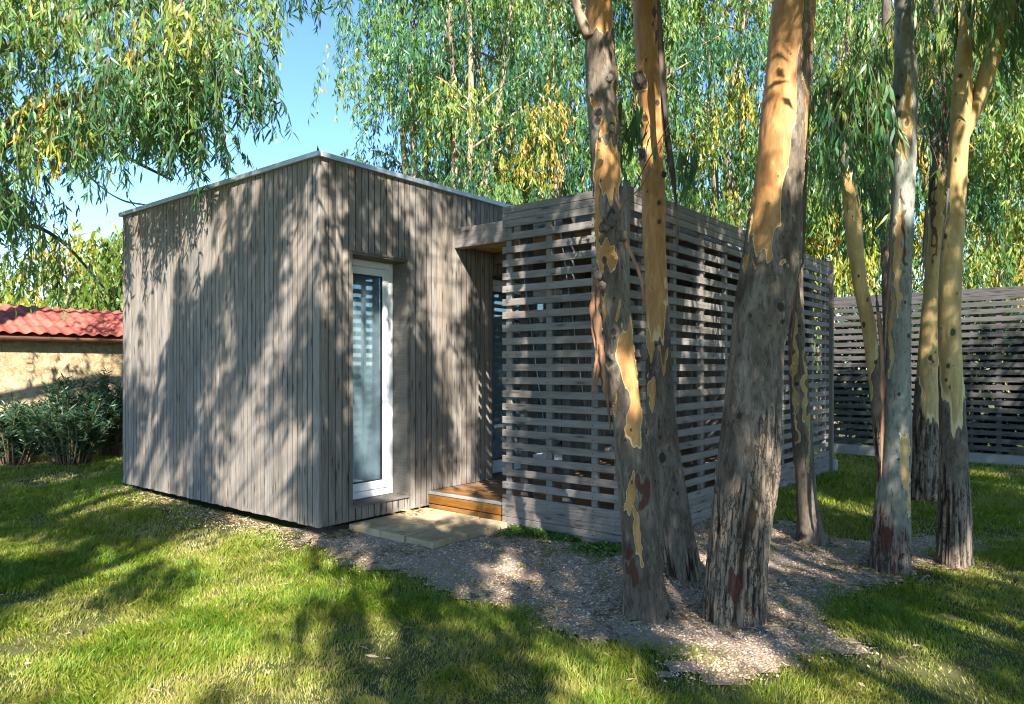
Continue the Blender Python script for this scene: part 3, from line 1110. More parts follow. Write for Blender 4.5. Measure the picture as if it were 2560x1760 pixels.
# two service cables sagging to the roof
for k, (pts, lab) in enumerate((([at(120, 330, 11), at(235, 450, 9.6), at(300, 497, 9.0), at(372, 513, 8.35)], 'upper thin service cable sagging to the house roof'),
                               ([at(120, 350, 11.1), at(240, 458, 9.7), at(310, 503, 9.1), at(385, 514, 8.3)], 'lower thin service cable sagging to the house roof'))):
    pth = catmull(pts, 24)
    o = tubes('service_cable', [(pth, [0.006] * 24, 6)], M['cable'], None)
    tag(o, lab, 'cable', 'cables to the roof')


# ------------------------------------------------------------------ eucalyptus trunks with peeling bark
def bark_mat(name, g1, g2, g3, p1, p2, rim, r1, r2):
    t = NT(name)
    tc = t.n('ShaderNodeTexCoord').outputs['Object']
    n1 = t.noise(t.mapping(tc, (7, 7, 2.2)), 1.0, 5, 0.62, 0.8)
    n2 = t.noise(t.mapping(tc, (38, 38, 14)), 1.0, 4, 0.65)
    n3 = t.noise(t.mapping(tc, (16, 16, 3)), 1.0, 4, 0.6, 0.4)
    n4 = t.noise(t.mapping(tc, (140, 140, 40)), 1.0, 3, 0.6)
    grey = t.ramp(n1, [(0.32, g1), (0.5, g2), (0.68, g3)])
    grey = t.mix(t.maprange(n2, 0.50, 0.66, 0, 0.65), grey, tuple(x * 0.55 for x in g1))
    n6 = t.noise(t.mapping(tc, (26, 26, 5)), 1.0, 4, 0.7, 1.2)
    grey = t.mix(t.maprange(n6, 0.56, 0.66, 0, 0.5), grey, tuple(x * 1.25 for x in g3))
    n7 = t.noise(t.mapping(tc, (55, 55, 7)), 1.0, 3, 0.7, 0.6)
    grey = t.mix(t.maprange(n7, 0.60, 0.68, 0, 0.7), grey, tuple(x * 0.3 for x in g1))
    pc = t.mix(t.maprange(n3, 0.38, 0.62, 0, 1), p1, p2)
    pc = t.mix(t.maprange(n6, 0.50, 0.70, 0, 0.5), pc, tuple(x * 0.55 for x in p1))
    pc = t.mix(t.maprange(n2, 0.56, 0.70, 0, 0.35), pc, rim)
    pc = t.mix(t.maprange(n4, 0.66, 0.72, 0, 0.6), pc, tuple(x * 0.3 for x in p1))
    pa = t.attr('patch')
    pv = t.math('ADD', pa, t.math('MULTIPLY', t.math('SUBTRACT', n2, 0.5), 0.05))
    col = t.mix(t.maprange(pv, 0.0, 0.015, 0, 1, True), grey, rim)
    col = t.mix(t.maprange(pv, 0.035, 0.10, 0, 1, True), col, pc)
    ro = t.attr('rough')
    fis = t.attr('fissure')
    n5 = t.noise(t.mapping(tc, (60, 60, 9)), 1.0, 4, 0.7)
    rb = t.ramp(t.math('ADD', t.math('MULTIPLY', fis, 0.7), t.math('MULTIPLY', n5, 0.3)), [(0.26, tuple(x * 0.22 for x in r1)), (0.42, r1), (0.80, r2)])
    col = t.mix(t.maprange(ro, 0.35, 0.6, 0, 1, True), col, rb)
    vo = t.n('ShaderNodeTexVoronoi', feature='DISTANCE_TO_EDGE')
    wob = t.n('ShaderNodeVectorMath', operation='ADD')
    t.put(wob.inputs[0], t.mapping(tc, (32, 32, 1.9)))
    t.put(wob.inputs[1], t.math('MULTIPLY', n2, 1.6))
    t.put(vo.inputs['Vector'], wob.outputs[0])
    vo.inputs['Scale'].default_value = 1.0
    vo.inputs['Randomness'].default_value = 1.0
    crack = t.math('MULTIPLY', t.maprange(vo.outputs['Distance'], 0.015, 0.11, 1, 0, True), t.maprange(ro, 0.35, 0.7, 0, 0.85, True))
    col = t.mix(crack, col, tuple(x * 0.20 for x in r1))
    sc = t.attr('scar')
    col = t.mix(t.maprange(sc, 0.25, 0.6, 0, 0.9, True), col, (0.030, 0.020, 0.016))
    red = t.attr('gum')
    col = t.mix(t.maprange(red, 0.05, 0.18, 0, 0.85, True), col, (0.075, 0.022, 0.014))
    h = t.math('SUBTRACT', t.math('ADD', t.math('MULTIPLY', n2, 0.6), t.math('MULTIPLY', n4, 0.25)), t.math('MULTIPLY', crack, 1.2))
    return t.surf(t.principled(col, t.maprange(pv, 0, 0.1, 0.85, 0.6), t.bump(h, 0.35, 0.006), spec=0.25))


ORANGE = dict(p1=(0.36, 0.165, 0.052), p2=(0.47, 0.255, 0.095), rim=(0.60, 0.42, 0.19))
TAN = dict(p1=(0.36, 0.235, 0.085), p2=(0.46, 0.335, 0.14), rim=(0.55, 0.45, 0.25))
M['bark_a'] = bark_mat('peeling bark, orange', (0.068, 0.048, 0.034), (0.142, 0.110, 0.081), (0.235, 0.198, 0.155), **ORANGE, r1=(0.105, 0.075, 0.053), r2=(0.235, 0.185, 0.135))
M['bark_b'] = bark_mat('peeling bark, tan', (0.066, 0.049, 0.036), (0.132, 0.104, 0.077), (0.215, 0.182, 0.140), **TAN, r1=(0.095, 0.067, 0.048), r2=(0.23, 0.182, 0.138))
M['bark_c'] = bark_mat('smooth grey-green bark', (0.150, 0.142, 0.112), (0.205, 0.205, 0.168), (0.262, 0.268, 0.228), p1=(0.40, 0.235, 0.085), p2=(0.48, 0.33, 0.15), rim=(0.55, 0.45, 0.27), r1=(0.110, 0.078, 0.060), r2=(0.20, 0.155, 0.125))


def blob(px, py, bl):
    f = np.full(px.shape, -1.0)
    for (x, y, rx, ry) in bl:
        f = np.maximum(f, 1 - np.sqrt(((px - x) / rx) ** 2 + ((py - y) / ry) ** 2))
    return f


def bark_trunk(name, parent, edges, depth, mat, patches=(), anti=(), scars=(), gum=(), rough_top=None, rough_extra=(), ztop=9.0, lean=0.0,
               bias=-0.9, seed=1, bend=0.0, seg=84, close_top=False, base_flare=0.0, step=0.012):
    """edges: (py, left px, right px) rows from top to bottom of the picture; depth: metres from the camera plane at the base"""
    e = sorted(edges, key=lambda q: -q[0])          # from the base upwards
    ctr, rad = [], []
    for i, (py, xl, xr) in enumerate(e):
        d = depth + lean * (e[0][0] - py) / 1000.0
        c = at((xl + xr) / 2, py, d)
        ctr.append(c)
        rad.append((xr - xl) / 2 / F * d)
    ctr = np.array(ctr)
    rad = np.array(rad)
    # go a little below ground
    b = ctr[0].copy()
    b[2] -= 0.14
    ctr = np.vstack([b, ctr])
    rad = np.concatenate([[rad[0] * 1.06], rad])
    # the part above the picture
    if ctr[-1][2] < ztop:
        dirv = ctr[-1] - ctr[-3]
        dirv = dirv / dirv[2]
        k = 5
        for i in range(1, k + 1):
            f = i / k
            ctr = np.vstack([ctr, ctr[-1] + dirv * (ztop - ctr[-i][2] if False else (ztop - zlast) / k)]) if i > 1 else np.vstack([ctr, ctr[-1] + dirv * ((ztop - ctr[-1][2]) / k)])
            if i == 1:
                zlast = ctr[-2][2]
            dirv = dirv + np.array([0.05 * math.sin(seed + i), 0.05 * math.cos(seed * 2 + i), 0])
            rad = np.append(rad, rad[len(e)] * (1 - 0.75 * f))
    # resample by height
    z = ctr[:, 2]
    zd = ctr[len(e)][2] + 0.05 if ztop > ctr[len(e)][2] else z[-1]
    zs = np.concatenate([np.arange(z[0], min(zd, z[-1]), step), np.arange(min(zd, z[-1]), z[-1] + 1e-6, 0.15)])
    from_z = lambda arr: np.interp(zs, z, arr)
    # smooth the polyline
    cx_, cy_, rr = from_z(ctr[:, 0]), from_z(ctr[:, 1]), from_z(rad)
    ker = np.hanning(25)
    ker /= ker.sum()
    pad = lambda a: np.convolve(np.pad(a, 12, mode='reflect', reflect_type='odd'), ker, 'valid')
    cx_, cy_, rr = pad(cx_), pad(cy_), np.maximum(pad(rr), 0.012)
    n = len(zs)
    ang = np.linspace(0, 2 * np.pi, seg, endpoint=False)
    CA, SA = np.cos(ang), np.sin(ang)
    X = cx_[:, None] + rr[:, None] * CA
    Y = cy_[:, None] + rr[:, None] * SA
    Z = np.repeat(zs[:, None], seg, 1)
    P = np.stack([X, Y, Z], -1).reshape(-1, 3)
    px = CX + P[:, 0] / P[:, 1] * F
    py = HY - (P[:, 2] - CAMZ) / P[:, 1] * F
    off = np.array([seed * 7.3, seed * 3.1, seed * 1.7])
    q = P * np.array([7, 7, 2.6]) + off
    nz = fbm(q, seed, 3)
    nz2 = fbm(P * np.array([24, 24, 9]) + off, seed + 9, 2)
    front = np.tile(SA, n) < 0.15
    pf_ = blob(px + 18 * fbm(P * np.array([14, 14, 9]) + off, seed + 20, 3), py + 34 * fbm(P * np.array([16, 16, 5]) + off, seed + 21, 2) + 46 * vnoise(P * np.array([34, 34, 1.5]) + off, seed + 22), patches) if len(patches) else np.full(len(P), -1.0)
    patch = np.maximum(np.clip(pf_, -1, 0.6) + 0.16 * nz + 0.05 * nz2, np.where(front, -1.0, nz * 1.0 - 0.1))
    if len(anti):
        patch = np.minimum(patch, -(blob(px + 8 * nz2, py + 14 * nz, anti)) + 0.12 * nz2)
    patch = np.maximum(patch, nz * 0.9 + bias)
    # rough furrowed bark at the foot
    rough = np.zeros(len(P))
    if rough_top is not None:
        rough = sstep(0, 1, 0.5 + (py - rough_top) / 170 + 1.1 * fbm(P * np.array([5, 5, 1.2]) + off, seed + 30, 2))
    if len(rough_extra):
        rough = np.maximum(rough, sstep(0, 0.35, blob(px, py, rough_extra) + 0.35 * nz))
    rp = np.stack([np.tile(CA, n) * 6.5 + 0.6 * nz, np.tile(SA, n) * 6.5 + 0.6 * nz2, P[:, 2] * 1.4], 1) + off
    f1 = 1 - sstep(0.0, 0.30, np.abs(vnoise(rp, seed + 40)))
    f2 = 1 - np.abs(vnoise(rp * np.array([2.1, 2.1, 2.6]), seed + 41))
    fiss = 1 - np.clip(0.75 * f1 + 0.35 * f2 ** 4, 0, 1)
    plate = np.floor((P[:, 2] * 9 + 2.5 * fbm(P * np.array([9, 9, 3]) + off, seed + 44, 2)))
    fiss = np.clip(fiss + 0.12 * _hash(plate.astype(int), (np.tile(ang, n) * 4 + nz).astype(int), plate.astype(int) * 0, seed), 0, 1)
    # scars and knots
    sc = np.zeros(len(P))
    bump = np.zeros(len(P))
    for (x, y, r) in scars:
        dd = np.sqrt((px - x) ** 2 + ((py - y) * 0.8) ** 2) / r
        dd = np.where(front, dd * (1 + 0.45 * nz2 + 0.25 * nz), 9) + 0.3 * nz2
        sc = np.maximum(sc, np.exp(-(dd * 1.5) ** 2) * 0.95)
        bump += 0.010 * np.exp(-(dd - 0.9) ** 2 * 4) * (r / 12) + 0.006 * np.exp(-(dd * 0.7) ** 2) * (r / 12)
    # small random branch scars
    r2 = np.random.default_rng(seed + 77)
    for _ in range(15):
        i0 = int(r2.integers(0, n * 0.8))
        a0 = float(r2.uniform(-math.pi, 0))
        r0 = float(r2.uniform(0.006, 0.013))
        cpt = np.array([cx_[i0] + rr[i0] * math.cos(a0), cy_[i0] + rr[i0] * math.sin(a0), zs[i0]])
        dd = np.linalg.norm((P - cpt) * np.array([1, 1, float(r2.uniform(0.35, 1.1))]), axis=1) / r0 * (1 + 0.5 * nz2)
        sc = np.maximum(sc, np.exp(-(dd * 1.25) ** 2) * 0.8)
        bump += 0.004 * np.exp(-(dd - 1) ** 2 * 3)
    gumf = (blob(px + 22 * nz2, py + 44 * nz + 30 * nz2, gum) + 0.25 * nz + 0.35 * nz2 - 0.1) if len(gum) else np.full(len(P), -1.0)
    disp = 0.012 * fbm(P * np.array([3, 3, 1.5]) + off, seed + 50, 2) + 0.004 * nz2
    disp += bump
    disp -= 0.0075 * sstep(-0.015, 0.03, patch) * (1 - rough)
    disp += 0.004 * np.exp(-((patch + 0.03) / 0.03) ** 2) * (1 - rough)
    disp += rough * (0.022 * fiss - 0.014)
    scale = np.repeat(np.clip(rr / 0.10, 0.4, 1.3), seg)
    P[:, 0] += np.tile(CA, n) * disp * scale
    P[:, 1] += np.tile(SA, n) * disp * scale
    # root flare
    fl = np.clip(1 - (P[:, 2] - 0.0) / 0.30, 0, 1) ** 2 * base_flare * (0.6 + 0.7 * np.tile(np.sin(ang * 3 + seed) ** 2, n))
    P[:, 0] += np.tile(CA, n) * fl
    P[:, 1] += np.tile(SA, n) * fl
    i, j = np.meshgrid(np.arange(n - 1), np.arange(seg), indexing='ij')
    a_ = (i * seg + j).ravel()
    b_ = (i * seg + (j + 1) % seg).ravel()
    loops = np.stack([a_, b_, b_ + seg, a_ + seg], 1).ravel()
    starts = np.arange(len(a_)) * 4
    if close_top:
        loops = np.concatenate([loops, np.arange((n - 1) * seg, n * seg)])
        starts = np.append(starts, len(a_) * 4)
    o = mesh_np(name, P, loops, starts, mat, parent, {'patch': patch, 'rough': rough, 'fissure': fiss, 'scar': sc, 'gum': gumf}, True)
    return o, np.stack([cx_, cy_, zs], 1), rr


def crown_clumps(r, n, c, rx, ry, rz, shell=0.35):
    v = norm(r.normal(size=(n, 3)))
    rad = r.uniform(shell, 1, n) ** 0.6
    return np.asarray(c) + v * rad[:, None] * np.array([rx, ry, rz])


def crown(r, parent, centers, per=12, nleaf=14, csize=0.7, length=(0.7, 1.3), L=(0.18, 0.28), W=(0.026, 0.04), mat=None, tint=(0.42, 0.2), near=False, twigs=True,
          holes=None, name='crown', fan=0.5, spread=0.55):
    n = len(centers)
    idx = np.repeat(np.arange(n), per)
    cs = r.uniform(0.55, 1.35, n)[idx][:, None]
    P = centers[idx] + r.normal(size=(len(idx), 3)) * csize * cs * np.array([0.5, 0.5, 0.32])
    ln = r.uniform(*length, len(idx))
    if holes is not None:
        P, ln, idx = holes(P, ln, idx)
    base, d, si, paths = spray_leaves(r, P, ln, nleaf, spread, fan, P - centers[idx])
    ct = np.clip(r.normal(tint[0], tint[1], n), 0, 1)
    st = r.normal(0, 0.07, len(P))
    tv = np.clip(ct[idx][si] + st[si], 0, 1)
    m = len(base)
    o = leaf_mesh(name, base, d, r.uniform(*L, m), r.uniform(*W, m), tv, mat or M['leaf'], parent, r, near)
    if twigs:
        twig_mesh('twigs', paths, 0.006 if not near else 0.004, M['twig'], parent)['kind'] = 'stuff'
    return o


# --- the trees in the gravel bed ------------------------------------------------
T1 = empty('eucalyptus_tree', at(1622, 1535, 4.43), 'leaning eucalyptus nearest the terrace corner, peeling strips, bright orange patch', 'tree', 'eucalyptus trees in the garden')
T1E = [(0, 1461, 1531), (175, 1466, 1538), (351, 1477, 1549), (526, 1485, 1560), (700, 1492, 1572), (869, 1510, 1586), (1038, 1532, 1606), (1207, 1544, 1631), (1377, 1558, 1648), (1470, 1563, 1662), (1535, 1567, 1678)]
o1, path1, rad1 = bark_trunk('trunk', T1, T1E, 4.43, M['bark_a'], seed=3, rough_top=1450, bias=-0.95,
    patches=[(1495, 15, 42, 85), (1522, 420, 34, 82), (1491, 540, 12, 140), (1516, 640, 26, 52), (1539, 270, 8, 50), (1490, 272, 7, 16), (1512, 300, 7, 34),
             (1568, 900, 24, 75), (1588, 1015, 21, 100), (1544, 793, 7, 24), (1540, 1007, 8, 20), (1506, 830, 7, 95), (1577, 1255, 12, 70), (1597, 1335, 14, 60)],
    scars=[(1524, 190, 14), (1527, 325, 15), (1482, 240, 7), (1497, 305, 10), (1500, 352, 6), (1530, 540, 15), (1505, 570, 12), (1512, 650, 12), (1535, 830, 12), (1528, 905, 16), (1563, 1100, 9)],
    gum=[(1605, 1230, 24, 60), (1590, 1195, 16, 24), (1576, 1388, 13, 26), (1590, 1445, 14, 40), (1500, 715, 9, 45)], seg=140, step=0.013, base_flare=0.014, ztop=9.5, lean=0.15)
T2 = empty('eucalyptus_tree', at(1712, 1456, 5.08), 'slender orange-barked eucalyptus standing behind the leaning nearest trunk', 'tree', 'eucalyptus trees in the garden')
T2E = [(0, 1580, 1648), (175, 1586, 1650), (263, 1597, 1654), (351, 1602, 1657), (526, 1604, 1665), (700, 1611, 1673), (869, 1614, 1676), (1038, 1617, 1688), (1207, 1631, 1713), (1340, 1650, 1735), (1456, 1668, 1755)]
o2, path2, rad2 = bark_trunk('trunk', T2, T2E, 5.08, M['bark_a'], seed=5, rough_top=1380, bias=-0.95,
    patches=[(1618, 120, 70, 330), (1634, 520, 60, 340), (1628, 892, 9, 26), (1660, 900, 14, 17), (1632, 1004, 9, 44), (1650, 770, 20, 60)],
    anti=[(1598, 205, 24, 24), (1608, 390, 14, 18)],
    scars=[(1598, 200, 16), (1606, 385, 16), (1643, 258, 8), (1612, 295, 9), (1646, 507, 9), (1648, 555, 8), (1657, 432, 8), (1640, 862, 9), (1655, 1145, 11), (1611, 880, 12)],
    gum=[(1640, 60, 6, 60)], seg=140, step=0.013, base_flare=0.014, ztop=9.5, lean=0.1)
T3 = empty('eucalyptus_tree', at(1838, 1545, 4.36), 'thickest eucalyptus, orange above and furrowed dark bark at its foot', 'tree', 'eucalyptus trees in the garden')
T3E = [(0, 1926, 2042), (132, 1917, 2034), (263, 1902, 2021), (395, 1889, 2009), (526, 1874, 2001), (658, 1854, 1997), (760, 1840, 1974), (869, 1826, 1957), (1038, 1812, 1946), (1207, 1790, 1936), (1377, 1773, 1919), (1480, 1764, 1912), (1548, 1760, 1908)]
o3, path3, rad3 = bark_trunk('trunk', T3, T3E, 4.36, M['bark_a'], seed=8, rough_top=1190, bias=-0.98,
    patches=[(1985, 40, 75, 420), (1950, 330, 95, 330), (1915, 520, 52, 110), (1917, 623, 16, 46), (1887, 671, 9, 10), (1959, 667, 8, 17), (1866, 631, 6, 24), (1994, 480, 12, 130), (1996, 560, 10, 50)],
    anti=[(1978, 545, 26, 125), (1990, 420, 16, 110), (2002, 270, 10, 150), (2020, 90, 12, 130), (1948, 610, 20, 45)],
    scars=[(1946, 770, 13), (1950, 805, 12), (1877, 790, 8), (1850, 1040, 10), (1871, 500, 6), (1922, 507, 6), (1945, 440, 6)], gum=[(1832, 1475, 18, 40)],
    seg=140, step=0.013, base_flare=0.014, ztop=10, lean=0.2, rough_extra=[(1915, 1120, 40, 150)])
T4 = empty('eucalyptus_tree', at(2031, 1360, 6.19), 'thin brown eucalyptus with a pale edge, right behind the thickest trunk', 'tree', 'eucalyptus trees in the garden')
T4E = [(300, 1995, 2022), (500, 1985, 2016), (700, 1972, 2006), (869, 1971, 2012), (1038, 1978, 2026), (1207, 1989, 2038), (1300, 1993, 2050), (1360, 1996, 2064)]
o4, path4, rad4 = bark_trunk('trunk', T4, T4E, 6.19, M['bark_b'], seed=12, rough_top=1420, bias=-0.85,
    patches=[(2014, 950, 5, 120), (2022, 1090, 5, 90), (1984, 900, 5, 160), (1993, 1060, 4, 60)], scars=[(2010, 1340, 14), (1992, 960, 7), (1998, 815, 6)], ztop=8.5, seg=56, base_flare=0.02)
T5 = empty('eucalyptus_tree', at(2222, 1428, 5.36), 'smooth grey-green two-stemmed eucalyptus with a cut scar at its foot', 'tree', 'eucalyptus trees in the garden')
T5E = [(0, 2240, 2274), (175, 2239, 2290), (263, 2236, 2290), (395, 2231, 2289), (526, 2229, 2283), (650, 2223, 2277), (810, 2219, 2274), (970, 2214, 2275), (1129, 2208, 2275), (1210, 2196, 2272), (1289, 2188, 2270), (1360, 2181, 2269), (1428, 2175, 2270)]
o5, path5, rad5 = bark_trunk('trunk', T5, T5E, 5.36, M['bark_c'], seed=15, rough_top=1340, bias=-0.8,
    patches=[(2262, 1156, 12, 75), (2272, 270, 14, 90), (2245, 660, 9, 120), (2262, 330, 16, 60), (2226, 830, 6, 140), (2250, 560, 8, 60), (2270, 1240, 6, 60)],
    gum=[(2218, 1335, 22, 66), (2240, 1420, 8, 30), (2258, 560, 8, 160)], scars=[(2266, 310, 10), (2246, 243, 8), (2247, 985, 7), (2262, 756, 6), (2245, 1148, 6), (2270, 840, 6)], ztop=9, seg=72)
T5S = [(230, 2084, 2104), (330, 2090, 2116), (430, 2100, 2136), (526, 2110, 2152), (614, 2118, 2158), (700, 2131, 2164), (810, 2153, 2189), (970, 2174, 2207), (1080, 2184, 2212), (1160, 2192, 2216), (1230, 2198, 2222)]
o5b, path5b, rad5b = bark_trunk('stem', T5, T5S, 5.40, M['bark_b'], seed=17, rough_top=1120, bias=-0.55, patches=[(2150, 720, 50, 330), (2120, 520, 30, 70)],
    scars=[(2160, 810, 7), (2188, 905, 7), (2146, 690, 6)], ztop=0.0, seg=48, close_top=True)
T6 = empty('eucalyptus_tree', at(2308, 1252, 8.2), 'farther eucalyptus between the two right trunks, tan above, dark rough foot', 'tree', 'eucalyptus trees in the garden')
T6E = [(0, 2330, 2362), (175, 2326, 2362), (263, 2324, 2364), (395, 2329, 2373), (526, 2323, 2371), (650, 2314, 2349), (700, 2312, 2348), (810, 2302, 2347), (970, 2290, 2346), (1129, 2279, 2342), (1200, 2273, 2344), (1252, 2270, 2350)]
o6, path6, rad6 = bark_trunk('trunk', T6, T6E, 8.2, M['bark_b'], seed=19, rough_top=1090, bias=-0.6, patches=[(2325, 780, 70, 290), (2350, 480, 18, 70)],
    anti=[(2285, 1060, 22, 110)], scars=[(2325, 895, 9), (2333, 905, 6), (2328, 925, 5), (2340, 880, 6)], gum=[(2360, 300, 10, 120), (2335, 520, 8, 180)], ztop=9.5, seg=56)
T7 = empty('eucalyptus_tree', at(2386, 1412, 5.54), 'rightmost forked eucalyptus, tan upper trunk and grey flaky lower trunk', 'tree', 'eucalyptus trees in the garden')
T7E = [(0, 2406, 2430), (44, 2402, 2428), (175, 2386, 2428), (263, 2379, 2430), (395, 2373, 2419), (526, 2364, 2411), (650, 2352, 2403), (810, 2347, 2399), (970, 2351, 2408), (1129, 2353, 2414), (1289, 2351, 2420), (1360, 2349, 2422), (1412, 2346, 2427)]
o7, path7, rad7 = bark_trunk('trunk', T7, T7E, 5.54, M['bark_b'], seed=23, rough_top=1180, bias=-0.8, patches=[(2388, 500, 70, 560), (2375, 860, 40, 150)],
    scars=[(2382, 830, 12), (2370, 915, 9), (2365, 950, 7), (2402, 190, 12), (2360, 590, 10), (2352, 620, 9)], ztop=8.5, seg=64)
T7F = [(-120, 2560, 2590), (0, 2512, 2552), (60, 2490, 2530), (130, 2462, 2506), (200, 2440, 2482), (260, 2424, 2462), (320, 2402, 2434), (380, 2388, 2410), (450, 2384, 2398)]
o7b, _, _ = bark_trunk('fork', T7, T7F, 5.585, M['bark_b'], seed=29, bias=-0.4, patches=[(2480, 150, 90, 260), (2420, 330, 70, 240)], ztop=0.0, seg=44, lean=-0.3)
T8 = empty('eucalyptus_tree', at(2205, 1190, 9.6), 'slim dark eucalyptus stem far behind the grey-green trunk', 'tree', 'eucalyptus trees in the garden')
T8E = [(0, 2206, 2226), (300, 2199, 2226), (420, 2196, 2224), (526, 2196, 2222), (640, 2203, 2225), (800, 2208, 2228), (1000, 2206, 2229), (1200, 2204, 2232)]
o8, path8, rad8 = bark_trunk('trunk', T8, T8E, 9.6, M['bark_b'], seed=31, bias=-0.5, rough_top=900, ztop=9, seg=36, step=0.03)


# peeling ribbons of bark
def ribbon(parent, pts, w, mat, seed, name='bark_strip', twist=0.6):
    P = catmull(pts, 16)
    r = np.random.default_rng(seed)
    T = norm(np.gradient(P, axis=0))
    V = []
    for i in range(16):
        f = i / 15
        s = norm(np.cross(T[i], np.array([math.sin(twist * f), -math.cos(twist * f), 0.1])))
        nn_ = np.cross(T[i], s)
        ww = w * (0.55 + 0.6 * math.sin(math.pi * min(1, f * 1.15 + 0.1))) * (1 + 0.25 * r.normal())
        ww = max(ww, 0.003) if i < 15 else 0.002
        V += [P[i] - s * ww / 2, P[i] + nn_ * ww * 0.22, P[i] + s * ww / 2, P[i] + nn_ * (ww * 0.22 - 0.003) + s * 0.0]
    Fs = []
    for i in range(15):
        a, b = i * 4, i * 4 + 4
        for j in range(4):
            Fs.append((a + j, a + (j + 1) % 4, b + (j + 1) % 4, b + j))
    return mesh_from(name, V, Fs, mat, parent, True)


M['strip'] = limb_mat('peeled bark strip', (0.13, 0.060, 0.040), (0.24, 0.115, 0.070), (0.42, 0.22, 0.12))
d = 4.38
ribbon(T1, [at(1492, 700, d), at(1484, 760, d - .05), at(1488, 830, d - .06), at(1498, 900, d - .05), at(1512, 985, d - .03)], 0.040, M['strip'], 1)
ribbon(T1, [at(1497, 715, d - .03), at(1493, 790, d - .07), at(1500, 880, d - .07), at(1492, 950, d - .09), at(1478, 985, d - .10)], 0.034, M['strip'], 2)
ribbon(T1, [at(1500, 820, d - .03), at(1506, 900, d - .09), at(1518, 990, d - .08), at(1527, 1085, d - .06)], 0.036, M['strip'], 3)
ribbon(T1, [at(1496, 860, d - .05), at(1490, 910, d - .1), at(1484, 950, d - .11), at(1482, 978, d - .11)], 0.022, M['strip'], 4)
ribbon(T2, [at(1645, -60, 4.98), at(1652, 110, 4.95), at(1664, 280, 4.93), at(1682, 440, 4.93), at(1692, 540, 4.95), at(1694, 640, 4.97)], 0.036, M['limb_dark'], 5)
ribbon(T2, [at(1650, 150, 4.96), at(1660, 300, 4.94), at(1676, 430, 4.94), at(1700, 585, 4.96)], 0.022, M['strip'], 6)
ribbon(T5, [at(2196, 780, 5.25), at(2205, 880, 5.24), at(2208, 990, 5.25), at(2206, 1120, 5.27), at(2203, 1200, 5.3)], 0.040, M['strip'], 7)
ribbon(T5, [at(2224, 560, 5.26), at(2226, 680, 5.24), at(2216, 800, 5.24), at(2212, 900, 5.25)], 0.026, M['strip'], 8)
ribbon(T5, [at(2190, 730, 5.3), at(2197, 800, 5.28), at(2204, 860, 5.28)], 0.02, M['limb_dark'], 9)
ribbon(T6, [at(2318, 500, 8.05), at(2312, 620, 8.02), at(2306, 700, 8.03)], 0.05, M['limb_dark'], 10)
ribbon(T7, [at(2372, 470, 5.42), at(2366, 540, 5.40), at(2356, 600, 5.41), at(2350, 660, 5.42)], 0.022, M['limb_dark'], 11)
ribbon(T4, [at(1990, 700, 6.1), at(1984, 800, 6.08), at(1977, 900, 6.09)], 0.025, M['strip'], 12)


def lump(parent, c, rx, rz, mat, seed, name='burl'):
    import bmesh
    bm = bmesh.new()
    bmesh.ops.create_icosphere(bm, subdivisions=3, radius=1.0)
    V = np.array([v.co[:] for v in bm.verts])
    f = 1 + 0.45 * fbm(V * 2.1 + seed, seed, 3) + 0.2 * vnoise(V * 7 + seed, seed + 3)
    V = V * f[:, None] * np.array([rx, rx * 0.8, rz]) + np.asarray(c)
    Fs = [[v.index for v in fc.verts] for fc in bm.faces]
    bm.free()
    return mesh_from(name, V, Fs, mat, parent, True)


for i, (x, y, dd, rx, rz) in enumerate(((1535, 545, 4.30, .030, .030), (1513, 572, 4.29, .032, .026), (1553, 590, 4.29, .036, .034), (1528, 560, 4.29, .026, .03), (1494, 690, 4.29, .026, .034),
                                       (1485, 675, 4.32, .020, .024), (1505, 715, 4.29, .024, .03), (1524, 195, 4.33, .020, .028), (1528, 322, 4.32, .018, .026))):
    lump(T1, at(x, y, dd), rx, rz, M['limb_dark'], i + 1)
for i, (x, y, dd, rx, rz) in enumerate(((1600, 200, 5.0, .032, .045), (1606, 385, 5.0, .024, .028), (1660, 436, 5.0, .018, .022), (1610, 880, 4.98, .022, .06))):
    lump(T2, at(x, y, dd), rx, rz, M['limb_dark'], i + 20)
# broken side branch of the leaning trunk, twiggy stubs
tubes('dead_branch', [(catmull([at(1560, 600, 4.33), at(1580, 640, 4.28), at(1600, 690, 4.26), at(1612, 760, 4.27)], 12), np.linspace(0.014, 0.008, 12), 8)], M['strip'], T1)
tubes('dead_twig', [(catmull([at(1550, 530, 4.33), at(1565, 500, 4.28), at(1600, 470, 4.2), at(1640, 400, 4.1), at(1668, 330, 4.05)], 14), np.linspace(0.006, 0.002, 14), 6)], M['twig'], T1)
tubes('dead_twig', [(catmull([at(1585, 470, 4.98), at(1610, 420, 4.93), at(1650, 350, 4.88), at(1690, 280, 4.85)], 14), np.linspace(0.006, 0.002, 14), 6)], M['twig'], T2)
# limb leaving the leaning trunk at the top left
tubes('limb', [(catmull([at(1470, 90, 4.45), at(1448, 30, 4.5), at(1425, -40, 4.6), at(1380, -180, 4.9)], 12), np.linspace(0.035, 0.022, 12), 10)], M['limb'], T1)

# crowns of the garden trees, high above the picture
r = np.random.default_rng(4)
for tr, path, k in ((T1, path1, 14), (T2, path2, 12), (T3, path3, 18), (T4, path4, 8), (T5, path5, 12), (T6, path6, 14), (T7, path7, 12), (T8, path8, 10)):
    top = path[-1]
    cc = crown_clumps(r, k, top + np.array([0, 0, 0.6]), 1.5, 1.5, 1.6)
    tubes('branches', [(catmull([path[int(len(path) * 0.985)], (path[-1] + q) / 2 + np.array([0, 0, 0.3]), q], 7), np.linspace(0.03, 0.012, 7), 6) for q in cc], M['limb'], tr)
    crown(r, tr, cc, 9, 12, 0.6, (0.7, 1.2), (0.15, 0.24), (0.022, 0.032))


